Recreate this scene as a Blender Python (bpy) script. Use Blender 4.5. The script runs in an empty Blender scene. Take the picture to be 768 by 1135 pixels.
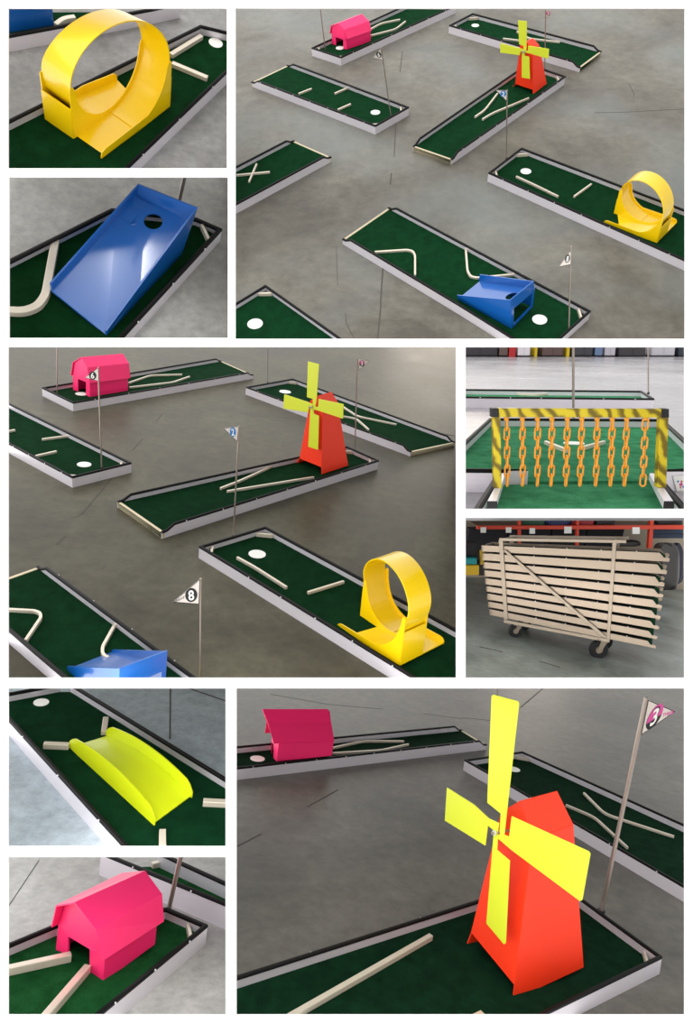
# A white display wall with nine picture-window openings; behind each opening stands its own
# small portable mini-golf set (board lanes, obstacles, flags) on its own concrete stage floor.
import bpy, bmesh, math, random
from math import sin, cos, pi, radians
from mathutils import Matrix, Vector
random.seed(5)
C = bpy.context.scene.collection
UP = 1.9                       # everything is raised so that the wall stands above the ground
LAY_frames = {
 'P3': {'o':[0.50723,3.21413,1.50863],'x':[0.99947,-0.02649,0.01887],'y':[0.0,0.5802,0.81447],'z':[-0.03252,-0.81404,0.5799],'k':0.43397},
 'P4': {'o':[-0.67798,4.27917,-0.00267],'x':[0.9912,0.05548,-0.12019],'y':[-0.0,0.90794,0.41909],'z':[0.13237,-0.4154,0.89995],'k':0.73954},
 'P9': {'o':[0.65862,4.16518,-1.96154],'x':[0.9927,0.00595,-0.12043],'y':[0.0,0.99878,0.04933],'z':[0.12057,-0.04897,0.9915],'k':0.78842},
 'P1': {'o':[-0.93211,2.93868,1.72647],'x':[0.96176,0.25081,-0.11009],'y':[0.0,0.40191,0.91568],'z':[0.27391,-0.88066,0.38654],'k':0.61296},
 'P2': {'o':[-0.98872,3.1295,1.10413],'x':[0.96272,0.23478,-0.13437],'y':[0.0,0.49672,0.86791],'z':[0.27051,-0.83555,0.4782],'k':0.86562},
 'P7': {'o':[-1.01707,3.19708,-1.13197],'x':[0.98992,0.03427,-0.13742],'y':[-0.0,0.97029,0.24195],'z':[0.14163,-0.23951,0.96051],'k':0.84868},
 'P8': {'o':[-1.02363,3.21768,-1.8914],'x':[0.99521,-0.00063,-0.09778],'y':[0.0,0.99998,-0.00646],'z':[0.09778,0.00643,0.99519],'k':0.92797},
 'P5': {'o':[1.77513,5.602,0.65298],'x':[1.0,0.0,-0.0],'y':[0.0,0.97029,0.24196],'z':[0.0,-0.24196,0.97029],'k':1.11887},
 'P6': {'o':[1.59072,5.02004,-0.5977],'x':[0.9878,0.01503,-0.155],'y':[-0.0,0.99533,0.09651],'z':[0.15572,-0.09533,0.98319],'k':0.72807}}
LAY_floors = {
 'P1': [[-0.5307,-0.9357],[0.7839,-0.5226],[0.6739,1.188],[-0.7883,0.5256]],
 'P2': [[-0.3838,-0.6596],[0.5994,-0.411],[0.4991,0.8578],[-0.6212,0.426]],
 'P3': [[-2.1274,-2.4833],[1.6052,-2.6214],[3.3977,3.966],[-2.7781,4.5367]],
 'P4': [[-0.8277,-2.2859],[1.5859,-1.8772],[3.1029,8.5698],[-3.5938,4.254]],
 'P5': [[-1.1621,-2.4216],[-0.327,-2.4216],[8.1118,15.9271],[1.682,15.9271]],
 'P6': [[-1.6093,-3.1599],[-0.078,-2.4585],[2.6648,3.2428],[-1.0724,0.1678]],
 'P7': [[-0.2776,-0.6695],[0.6697,-0.5046],[0.427,1.0299],[-0.8902,0.6708]],
 'P8': [[-0.2535,-0.6082],[0.6222,-0.4846],[0.3904,0.9366],[-0.8638,0.6729]],
 'P9': [[-1.3869,-1.8448],[0.9786,-1.4788],[4.6335,6.1634],[-2.2087,3.3377]]}
LAY_boards = [
 {'p':'P3','k':'A','q':[[-2.304,2.0447],[-0.8529,0.8291],[-0.4684,1.2232],[-1.8906,2.4628]],'f':'rrro','H':0.09,'corner':[1,2],'bolts':7,'cup':[-0.8437,1.2263],'cr':0.0537},
 {'p':'P3','k':'Bn','q':[[-1.2059,-1.1552],[-0.1979,-2.2199],[0.2071,-2.6666],[0.5137,-2.678],[0.8539,-2.3143],[-0.7567,-0.6577]],'f':'rrxrro','H':0.09,'corner':[4],'bolts':5,'cup':[0.4367,-2.3487],'cr':0.0614},
 {'p':'P3','k':'W','q':[[-0.0787,0.1705],[1.3723,1.822],[0.9838,2.1858],[-0.4646,0.4641]],'f':'rrro','H':0.09,'corner':[1,2],'bolts':7},
 {'p':'P3','k':'P','q':[[-1.2361,2.5164],[0.2874,3.9328],[-0.3678,4.0227],[-1.6025,2.8136]],'f':'rxrr','H':0.09,'corner':[0,3],'bolts':6,'cup':[-1.2509,2.8974],'cr':0.0513},
 {'p':'P3','k':'T','q':[[0.1501,3.3264],[1.6021,2.1259],[1.9371,2.5258],[0.4843,3.6684]],'f':'rorr','H':0.09,'corner':[0,3],'bolts':6,'cup':[0.4987,3.4161],'cr':0.0486},
 {'p':'P3','k':'L','q':[[0.2555,-0.1694],[1.8198,-1.6971],[2.0271,-0.9339],[0.646,0.286]],'f':'rxrr','H':0.09,'corner':[0,3],'bolts':7,'cup':[0.6472,-0.0835],'cr':0.0541},
 {'p':'P3','k':'X','q':[[-2.2786,-0.6278],[-1.3269,0.2995],[-1.7394,0.6621],[-2.3424,0.0647]],'f':'rorx','H':0.09,'corner':[],'bolts':0},
 {'p':'P3','k':'C','q':[[-2.1413,-2.1173],[-2.0984,-2.5823],[-1.1665,-2.6168],[-1.874,-1.8546]],'f':'xxrr','H':0.09,'corner':[3],'bolts':0,'cup':[-1.9384,-2.3095],'cr':0.0651},
 {'p':'P4','k':'P','q':[[-1.9134,1.9316],[-0.3154,4.1021],[-0.8227,4.6233],[-2.3637,2.2966]],'f':'rorr','H':0.09,'corner':[],'bolts':6,'cup':[-1.9864,2.3993],'cr':0.0605},
 {'p':'P4','k':'A','q':[[-2.0724,0.6741],[-1.2983,0.1002],[-0.9475,0.5444],[-2.5161,1.7236]],'f':'rrrx','H':0.09,'corner':[1,2],'bolts':4,'cup':[-1.332,0.4914],'cr':0.0579},
 {'p':'P4','k':'W','q':[[-0.425,-0.578],[1.2332,1.3644],[0.9129,1.6619],[-0.8681,-0.155]],'f':'rrro','H':0.09,'corner':[1,2],'bolts':7},
 {'p':'P4','k':'T','q':[[-0.3166,3.3353],[1.5958,1.8545],[2.138,2.3587],[0.2051,4.0102]],'f':'rorr','H':0.09,'corner':[3],'bolts':7,'cup':[0.1496,3.5189],'cr':0.0726},
 {'p':'P4','k':'L','q':[[-0.1209,-0.7957],[0.1317,-1.01],[1.3141,-2.0319],[1.5501,-1.9918],[1.6227,-1.4916],[0.2983,-0.3664]],'f':'rrxxrr','H':0.09,'corner':[0,5],'bolts':5,'cup':[0.2789,-0.7236],'cr':0.0613},
 {'p':'P4','k':'Bn','q':[[-0.9621,-1.9524],[-0.4843,-2.3405],[0.1554,-2.2321],[-1.0566,-1.2274],[-1.1914,-1.41]],'f':'rxrox','H':0.09,'corner':[],'bolts':4},
 {'p':'P9','k':'W','q':[[-1.4198,-1.7036],[-1.3776,-1.9697],[0.0769,-1.7445],[0.9752,-1.1319],[0.6598,-0.5875],[-0.0338,-0.779]],'f':'xxrrrr','H':0.1,'corner':[3],'bolts':2},
 {'p':'P9','k':'T','q':[[0.2691,1.5441],[0.5953,1.0666],[1.5065,-0.342],[1.9855,0.6601],[0.9197,1.9521]],'f':'rrxrr','H':0.1,'corner':[4],'bolts':4,'cup':[0.7575,1.6042],'cr':0.0633},
 {'p':'P9','k':'P','q':[[-1.805,0.7298],[0.6122,2.1692],[0.407,2.5443],[-1.8783,1.1927]],'f':'rorx','H':0.1,'corner':[],'bolts':9,'cup':[-1.6429,1.1348],'cr':0.0651},
 {'p':'P1','k':'L','q':[[-0.4925,-1.0718],[0.1177,-0.8822],[0.7172,0.3382],[0.6934,0.7082],[0.4757,0.6971],[-0.5672,-0.6479]],'f':'xrxrrx','H':0.1,'corner':[],'bolts':3,'cup':[0.5958,0.6386],'cr':0.0494},
 {'p':'P1','k':'B','q':[[-0.6939,0.0714],[0.1334,0.7106],[0.3243,0.8685],[-0.7488,0.3826]],'f':'rrxx','H':0.1,'corner':[],'bolts':0},
 {'p':'P2','k':'B','q':[[-0.3571,-0.7521],[0.0802,-0.6429],[0.4834,0.2744],[0.3455,0.3152],[-0.072,0.241],[-0.4634,-0.2671]],'f':'xrrrrx','H':0.08,'corner':[2],'bolts':3},
 {'p':'P7','k':'R','q':[[-0.677,0.201],[0.2498,-0.685],[0.6764,-0.6107],[0.598,-0.1162],[-0.4516,0.6132],[-0.5587,0.584],[-0.7746,0.4145]],'f':'rxxrxrx','H':0.09,'corner':[],'bolts':3,'cup':[-0.5789,0.4509],'cr':0.0423},
 {'p':'P8','k':'P','q':[[-0.1901,-0.7591],[0.1081,-0.7175],[0.4278,0.0053],[0.203,0.1191],[-0.2613,-0.1066],[-0.41,-0.2972]],'f':'xrrrrx','H':0.09,'corner':[2],'bolts':3},
 {'p':'P8','k':'A','q':[[-0.2722,0.5383],[0.5079,0.1373],[0.4736,0.3475],[0.0526,0.6065]],'f':'rxrx','H':0.12,'corner':[],'bolts':2},
 {'p':'P5','k':'M','q':[[-1.1103,-2.0702],[-0.9743,-2.0781],[-0.2554,-2.046],[-0.1644,-2.044],[0.1766,-1.302],[0.4692,-0.3088],[-0.6512,-0.2538],[-0.9959,-1.333]],'f':'rxrxrrrx','H':0.09,'corner':[],'bolts':0,'cup':[-0.3243,-1.0192],'cr':0.0576},
 {'p':'P5','k':'N','q':[[-1.1814,-2.7528],[-0.4839,-2.7528],[-0.3255,-2.1165],[-0.9819,-2.1356]],'f':'xrxr','H':0.085,'corner':[],'bolts':0},
 {'p':'P5','k':'K','q':[[-0.5749,1.3787],[1.0326,1.195],[1.2537,2.0106],[-0.4421,2.234]],'f':'rrrx','H':0.09,'corner':[],'bolts':6}]
LAY_bumpers = [
 {'p':'P3','k':'A1','q':[[-1.7238,1.6962],[-1.5764,1.8108]],'w':0.018,'h':0.022},
 {'p':'P3','k':'A2','q':[[-1.3036,1.6734],[-1.1289,1.8228]],'w':0.018,'h':0.022},
 {'p':'P3','k':'A3','q':[[-1.266,1.2878],[-1.1197,1.41]],'w':0.018,'h':0.022},
 {'p':'P3','k':'P1','q':[[-0.8638,3.3753],[-0.711,3.5558],[-0.4635,3.6467]],'w':0.018,'h':0.022},
 {'p':'P3','k':'P2','q':[[-0.8557,3.1943],[-0.5303,3.3559],[-0.3954,3.5843]],'w':0.018,'h':0.022},
 {'p':'P3','k':'T1','q':[[0.999,3.1567],[1.1152,2.9385],[1.4813,2.81]],'w':0.018,'h':0.022},
 {'p':'P3','k':'T2','q':[[0.7961,2.9651],[1.1026,2.8516],[1.2346,2.6253]],'w':0.018,'h':0.022},
 {'p':'P3','k':'W1','q':[[0.2471,1.0225],[0.3681,1.1623],[0.5568,1.5403]],'w':0.018,'h':0.022},
 {'p':'P3','k':'W2','q':[[0.3232,0.9643],[0.4355,1.0834],[0.8926,1.4097]],'w':0.018,'h':0.022},
 {'p':'P3','k':'L1','q':[[0.5329,-0.1968],[0.7014,-0.3699],[0.8877,-0.5758]],'w':0.018,'h':0.022},
 {'p':'P3','k':'L2','q':[[1.0368,-0.5839],[1.2455,-0.3735]],'w':0.018,'h':0.022},
 {'p':'P3','k':'B1','q':[[-0.9096,-1.378],[-0.6156,-1.36],[-0.5646,-1.3806],[-0.5463,-1.4445],[-0.5621,-1.7317]],'w':0.018,'h':0.022},
 {'p':'P3','k':'B2','q':[[-0.0804,-1.3398],[-0.0982,-1.6926],[-0.0794,-1.7699],[-0.0292,-1.7932],[0.3479,-1.755]],'w':0.018,'h':0.022},
 {'p':'P3','k':'X1','q':[[-2.2992,-0.0094],[-1.9575,0.0308]],'w':0.018,'h':0.022},
 {'p':'P3','k':'X2','q':[[-2.1583,-0.1439],[-2.1047,0.1958]],'w':0.018,'h':0.022},
 {'p':'P4','k':'A1','q':[[-1.8427,0.9113],[-1.6613,1.0822]],'w':0.018,'h':0.022},
 {'p':'P4','k':'A2','q':[[-1.7474,0.5118],[-1.6293,0.6739]],'w':0.018,'h':0.022},
 {'p':'P4','k':'A3','q':[[-2.1925,0.9847],[-2.1417,1.0567]],'w':0.018,'h':0.022},
 {'p':'P4','k':'P1','q':[[-1.6361,2.9936],[-1.4913,3.4231],[-1.1543,3.6465]],'w':0.018,'h':0.022},
 {'p':'P4','k':'P2','q':[[-1.5823,2.8205],[-1.1807,3.2522],[-1.0507,3.5953]],'w':0.018,'h':0.022},
 {'p':'P4','k':'W1','q':[[-0.1462,0.311],[-0.0105,0.5215],[0.2953,1.0776]],'w':0.018,'h':0.022},
 {'p':'P4','k':'W2','q':[[-0.0838,0.2671],[0.0829,0.3965],[0.6184,0.81]],'w':0.018,'h':0.022},
 {'p':'P4','k':'T1','q':[[0.7992,3.2857],[1.0445,2.8391],[1.4977,2.7195]],'w':0.018,'h':0.022},
 {'p':'P4','k':'T2','q':[[0.8685,2.764],[1.0258,2.75],[1.1662,2.3894]],'w':0.018,'h':0.022},
 {'p':'P4','k':'L1','q':[[0.1496,-0.8296],[0.2763,-0.928],[0.5205,-1.1534]],'w':0.018,'h':0.022},
 {'p':'P4','k':'L2','q':[[0.6614,-1.1871],[0.8988,-0.9898]],'w':0.018,'h':0.022},
 {'p':'P4','k':'B1','q':[[-1.0467,-1.7452],[-0.8892,-1.7284],[-0.853,-1.7431],[-0.8302,-1.7852],[-0.828,-2.0108]],'w':0.018,'h':0.022},
 {'p':'P4','k':'B2','q':[[-0.4172,-1.7329],[-0.4223,-1.9985],[-0.4012,-2.0575],[-0.3649,-2.083],[-0.052,-2.0534]],'w':0.018,'h':0.022},
 {'p':'P9','k':'W1','q':[[-1.1255,-1.8769],[-0.3596,-1.1318]],'w':0.03,'h':0.03},
 {'p':'P9','k':'W2','q':[[-0.2271,-1.7455],[-0.1704,-1.705]],'w':0.03,'h':0.03},
 {'p':'P9','k':'P1','q':[[-0.9803,1.5632],[-0.6811,1.8385],[-0.2679,1.9639]],'w':0.018,'h':0.022},
 {'p':'P9','k':'P2','q':[[-0.9777,1.4303],[-0.5112,1.6496],[-0.2282,1.8953]],'w':0.018,'h':0.022},
 {'p':'P9','k':'T1','q':[[1.3009,1.2034],[1.3505,0.8113],[1.8163,0.5393]],'w':0.018,'h':0.022},
 {'p':'P9','k':'T2','q':[[1.0441,0.8993],[1.2318,0.7278],[1.3234,0.2518]],'w':0.018,'h':0.022},
 {'p':'P1','k':'L1','q':[[0.3079,0.3641],[0.4941,0.643]],'w':0.032,'h':0.03},
 {'p':'P1','k':'L2','q':[[0.3236,0.2834],[0.5681,0.2285]],'w':0.032,'h':0.03},
 {'p':'P1','k':'B1','q':[[-0.4374,0.3623],[-0.3966,0.4422],[-0.3325,0.4861]],'w':0.032,'h':0.03},
 {'p':'P2','k':'B1','q':[[-0.4002,-0.5379],[-0.3281,-0.5237],[-0.2798,-0.4808],[-0.2599,-0.4053],[-0.2861,-0.04]],'w':0.036,'h':0.03},
 {'p':'P7','k':'R1','q':[[-0.1722,0.3446],[-0.1375,0.2015]],'w':0.03,'h':0.03},
 {'p':'P7','k':'R2','q':[[-0.3932,0.025],[-0.2677,0.045]],'w':0.03,'h':0.03},
 {'p':'P7','k':'R3','q':[[0.4981,-0.2719],[0.6148,-0.2584]],'w':0.03,'h':0.03},
 {'p':'P7','k':'R4','q':[[0.3592,-0.5083],[0.3853,-0.6137]],'w':0.03,'h':0.03},
 {'p':'P8','k':'P1','q':[[-0.3458,-0.418],[-0.1197,-0.2815]],'w':0.032,'h':0.034},
 {'p':'P8','k':'P2','q':[[-0.0751,-0.6752],[-0.0215,-0.3467]],'w':0.032,'h':0.034},
 {'p':'P8','k':'A1','q':[[0.0059,0.5805],[0.0772,0.641]],'w':0.03,'h':0.03},
 {'p':'P5','k':'M1','q':[[-0.4935,-1.059],[-0.4594,-1.3532]],'w':0.018,'h':0.022},
 {'p':'P5','k':'M2','q':[[-0.3579,-1.265],[-0.1713,-1.059]],'w':0.018,'h':0.022},
 {'p':'P5','k':'K1','q':[[0.0895,2.1329],[0.2464,1.9933],[0.4907,2.2411]],'w':0.018,'h':0.022}]
LAY_flags = [
 {'p':'P3','k':'six','b':[-0.6724,1.121,0.045],'top':[-0.1131,0.6984],'r':0.006,'tri':[[-0.1205,0.6961],[-0.0953,0.5865],[-0.1992,0.6072]],'disc':[[-0.138,0.637],[-0.1117,0.6362],[-0.1438,0.6655]]},
 {'p':'P3','k':'pink','b':[-1.4315,2.8174,0.045],'top':[-0.04,0.5161],'r':0.006},
 {'p':'P3','k':'two','b':[0.4833,0.1549,0.045],'top':[-0.0945,0.6835],'r':0.006,'tri':[[-0.0939,0.6794],[-0.0839,0.5825],[-0.2038,0.6863]],'disc':[[-0.1285,0.651],[-0.0999,0.6501],[-0.1319,0.6807]]},
 {'p':'P3','k':'three','b':[1.1823,2.0942,0.045],'top':[-0.1103,0.634],'r':0.006,'tri':[[-0.1098,0.6314],[-0.0925,0.5512],[-0.0312,0.6024]],'disc':[[-0.0775,0.5987],[-0.0554,0.5979],[-0.082,0.6217]]},
 {'p':'P3','k':'eight','b':[0.6477,-2.5133,0.045],'top':[-0.1568,0.8057],'r':0.006,'tri':[[-0.151,0.7733],[-0.1269,0.6538],[-0.2113,0.6369]],'disc':[[-0.1632,0.7053],[-0.1446,0.7046],[-0.166,0.7397]]},
 {'p':'P4','k':'pink','b':[-2.2001,2.2759,0.045],'top':[0.0186,0.5516],'r':0.006},
 {'p':'P4','k':'six','b':[-1.1693,0.4414,0.045],'top':[-0.0203,0.874],'r':0.006,'tri':[[-0.0168,0.8723],[-0.0144,0.7608],[-0.1271,0.7761]],'disc':[[-0.0625,0.8024],[-0.0339,0.8063],[-0.0635,0.8354]]},
 {'p':'P4','k':'two','b':[0.0795,-0.516,0.045],'top':[-0.0185,0.8633],'r':0.006,'tri':[[-0.0184,0.862],[-0.0218,0.7518],[-0.121,0.8339]],'disc':[[-0.0561,0.8158],[-0.0358,0.8185],[-0.0602,0.8499]]},
 {'p':'P4','k':'three','b':[1.0046,1.6342,0.045],'top':[-0.1088,0.9555],'r':0.006,'tri':[[-0.1085,0.953],[-0.0755,0.8431],[0.0108,0.9427]],'disc':[[-0.0589,0.9114],[-0.0332,0.9148],[-0.0632,0.9415]]},
 {'p':'P4','k':'far','b':[-0.0954,3.8003,0.045],'top':[-0.041,0.5085],'r':0.004},
 {'p':'P4','k':'eight','b':[0.1412,-2.1759,0.045],'top':[-0.0274,0.6263],'r':0.006,'tri':[[-0.0278,0.6262],[-0.0266,0.4802],[-0.1572,0.475]],'disc':[[-0.0673,0.5292],[-0.0379,0.5383],[-0.0717,0.5688]]},
 {'p':'P9','k':'three','b':[0.7966,-0.6578,0.045],'top':[0.0907,1.4236],'r':0.014,'tri':[[0.0997,1.413],[0.0866,1.1808],[0.2802,1.3592]],'disc':[[0.1545,1.3118],[0.2005,1.3524],[0.1636,1.3887]]},
 {'p':'P9','k':'far','b':[0.636,1.6049,0.045],'top':[-0.1366,0.7918],'r':0.005},
 {'p':'P8','k':'pole','b':[0.205,0.1416,0.045],'top':[0.0383,0.3111],'r':0.012},
 {'p':'P2','k':'pole','b':[0.2389,0.3136,0.045],'top':[0.0308,0.2862],'r':0.01},
 {'p':'P5','k':'mid','b':[-0.0151,0.0029,0.045],'top':[-0.0413,0.5264],'r':0.009},
 {'p':'P5','k':'back','b':[1.4123,2.2428,0.045],'top':[-0.0517,0.4933],'r':0.007}]
LAY_loops = [
 {'p':'P1','pos':[-0.0112,-0.3019,0.045],'rot':[0.0001,-0.0291,1.0223],'L':0.3437,'w':0.2138,'rx':0.3438,'rz':0.3215,'hp':0.3275,'hm':0.35,'hb':0.2137,'hl':0.06,'wr':0.1866,'cx':0.9909,'cz':0.856,'L2':0.262,'tp':0.06},
 {'p':'P4','pos':[1.1875,-1.553,0.045],'rot':[-0.0135,-0.0818,-0.8045],'L':0.2625,'w':0.2004,'rx':0.2794,'rz':0.2524,'hp':0.3038,'hm':0.2742,'hb':0.21,'hl':0.04,'wr':0.2036},
 {'p':'P3','pos':[1.5665,-1.0323,0.045],'rot':[0.0259,-0.0394,-0.7252],'L':0.2691,'w':0.1868,'rx':0.2557,'rz':0.214,'hp':0.2257,'hm':0.2479,'hb':0.1512,'hl':0.04,'wr':0.2038}]
LAY_ramps = [
 {'p':'P7','c':[[-0.2701,0.0538],[0.3095,-0.4588],[0.438,-0.2236],[-0.1198,0.1998]],'l':0.7158,'w':0.2308,'lip':0.0609,'hd':0.049}]
LAY_chutes = [
 {'p':'P2','pos':[0.0269,-0.5329,0.045],'rz':1.1271,'v':{'nfb':[-0.0176,-0.0139,-0.0116],'nft':[-0.0217,-0.0171,0.0324],'nbt':[0.6965,-0.0296,0.2885],'nbb':[0.6549,0.0122,-0.0274],'ffb':[0.0202,0.3047,0.0282],'fft':[0.0235,0.3111,0.077],'fbt':[0.6532,0.27,0.2749],'fbb':[0.6596,0.2976,-0.0095],'hole':[0.5819,0.1396,0.1811],'fs':[0.6483,0.2723,0.1997],'ns':[0.6817,0.0246,0.2069],'f0':[0.001,0.297,0.0263],'n0':[0.0004,-0.0006,0.0111]}},
 {'p':'P3','pos':[-0.2235,-2.0744,0.045],'rz':-0.7584,'v':{'nfb':[0.0003,0.0095,0.0046],'nft':[0.0018,-0.0094,0.0613],'nbt':[0.5187,-0.0168,0.2818],'nbb':[0.5655,0.0049,0.0041],'ffb':[-0.0003,0.3165,0.012],'fft':[-0.0077,0.3193,0.0841],'fbt':[0.5231,0.2939,0.2886],'fbb':[0.5464,0.3251,0.0276],'hole':[0.439,0.1521,0.1818],'fs':[0.5357,0.309,0.2242],'ns':[0.536,-0.0075,0.2122],'f0':[-0.0006,0.3161,0.0221],'n0':[-0.0003,-0.0004,0.0101]}},
 {'p':'P4','pos':[-0.5414,-2.1974,0.045],'rz':-0.7335,'v':{'nfb':[0.0,0.0,0.0],'nft':[-0.0011,0.0004,0.0221],'nbt':[0.4692,0.0092,0.2892],'nbb':[0.4708,-0.0,0.001],'ffb':[0.0,0.2666,-0.0072],'fft':[0.0001,0.266,0.0117],'fbt':[0.4723,0.2737,0.2743],'fbb':[0.4709,0.2666,-0.0062],'hole':[0.3764,0.1377,0.1591],'fs':[0.4705,0.272,0.1937],'ns':[0.4704,0.0054,0.2009],'f0':[-0.0,0.2669,0.0028],'n0':[-0.0,0.0003,0.01]}}]
LAY_barns = [
 {'p':'P8','pos':[-0.076,-0.3032,0.045],'rz':0.9945,'v':{'fl':[-0.0,0.1586,0.0008],'fr':[-0.0409,-0.0015,0.2878],'br':[0.3199,-0.0015,0.3019],'bl':[0.3016,0.1586,0.0126],'dl':[0.0022,0.079,0.0097],'dr':[0.0019,-0.0739,-0.0044],'dlt':[-0.0044,0.0831,0.0921],'drt':[-0.0059,-0.0681,0.0985],'fel':[-0.0305,0.1713,0.1127],'fer':[-0.0277,-0.1875,0.1095],'fkl':[-0.0404,0.141,0.2235],'fkr':[-0.0402,-0.1374,0.2222],'bel':[0.3269,0.1767,0.125],'ber':[0.3223,-0.1707,0.121],'bkl':[0.3224,0.138,0.2381],'bkr':[0.3229,-0.1409,0.2374],'rf':[-0.0477,0.009,0.2898],'rb':[0.3267,-0.0118,0.2994],'cfr':[0.0023,-0.162,-0.0097],'cfl':[-0.0012,0.1604,-0.0012],'cbr':[0.2976,-0.1524,0.0183],'cbl':[0.3016,0.1586,0.0126]}},
 {'p':'P4','pos':[-1.9879,2.4219,0.045],'rz':0.9273,'v':{'fl':[0.0,0.1464,0.0008],'fr':[-0.014,-0.0023,0.3983],'br':[0.525,-0.0023,0.3894],'bl':[0.4979,0.1464,-0.0073],'dl':[0.0006,0.0689,0.002],'dr':[-0.0006,-0.0744,-0.0022],'dlt':[0.0029,0.067,0.1446],'drt':[0.0023,-0.0745,0.1439],'fel':[-0.0192,0.167,0.1635],'fer':[-0.0179,-0.1657,0.1603],'fkl':[-0.0183,0.1245,0.3163],'fkr':[-0.0154,-0.1235,0.3201],'bel':[0.5211,0.1639,0.1533],'ber':[0.5177,-0.1625,0.1491],'bkl':[0.5237,0.1221,0.3101],'bkr':[0.523,-0.1254,0.3079],'rf':[-0.0071,-0.0092,0.4026],'rb':[0.5295,-0.0107,0.3876],'cfr':[0.0008,-0.1472,-0.0004],'cfl':[-0.0041,0.1488,-0.0038],'cbr':[0.4973,-0.1429,-0.006],'cbl':[0.4979,0.1464,-0.0073]}},
 {'p':'P3','pos':[-1.2574,2.9243,0.045],'rz':0.7216,'v':{'fl':[-0.0,0.1425,-0.003],'fr':[-0.007,0.0055,0.2663],'br':[0.4025,0.0055,0.2605],'bl':[0.3879,0.1425,-0.0084],'dl':[0.003,0.0703,0.0011],'dr':[0.0004,-0.0732,0.0026],'dlt':[0.001,0.0686,0.0952],'drt':[0.0047,-0.0736,0.1003],'fel':[-0.0155,0.1626,0.1151],'fer':[-0.0015,-0.1537,0.1329],'fkl':[-0.0163,0.128,0.2138],'fkr':[-0.0068,-0.1072,0.2272],'bel':[0.4004,0.165,0.1136],'ber':[0.3988,-0.1638,0.1174],'bkl':[0.4018,0.1259,0.2107],'bkr':[0.4,-0.1214,0.2123],'rf':[-0.0017,0.0026,0.267],'rb':[0.3958,0.0092,0.2596],'cfr':[0.0049,-0.1337,0.01],'cfl':[-0.0058,0.1345,-0.01],'cbr':[0.3939,-0.153,-0.0057],'cbl':[0.3879,0.1425,-0.0084]}},
 {'p':'P9','pos':[-1.5199,1.229,0.045],'rz':0.2512,'v':{'fl':[0.0029,0.1794,-0.0319],'fr':[-0.0781,0.0709,0.3915],'br':[0.4894,0.0709,0.444],'bl':[0.4874,0.1794,0.0129],'dl':[0.0011,0.0689,-0.0122],'dr':[-0.0011,-0.0689,0.0122],'dlt':[-0.0097,0.09,0.1054],'drt':[-0.012,-0.0478,0.1299],'fel':[-0.045,0.263,0.1168],'fer':[-0.0428,-0.2124,0.2045],'fkl':[-0.067,0.1296,0.2723],'fkr':[-0.08,-0.0221,0.3154],'bel':[0.5154,0.2646,0.1633],'ber':[0.4989,-0.2068,0.2339],'bkl':[0.5004,0.1296,0.3248],'bkr':[0.5018,-0.0275,0.3354],'rf':[-0.1243,0.0835,0.4013],'rb':[0.4803,0.0724,0.4268],'cfr':[0.0079,-0.1823,0.0293],'cfl':[0.0182,0.175,-0.0392],'cbr':[0.5004,-0.1835,0.0919],'cbl':[0.4874,0.1794,0.0129]}}]
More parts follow.
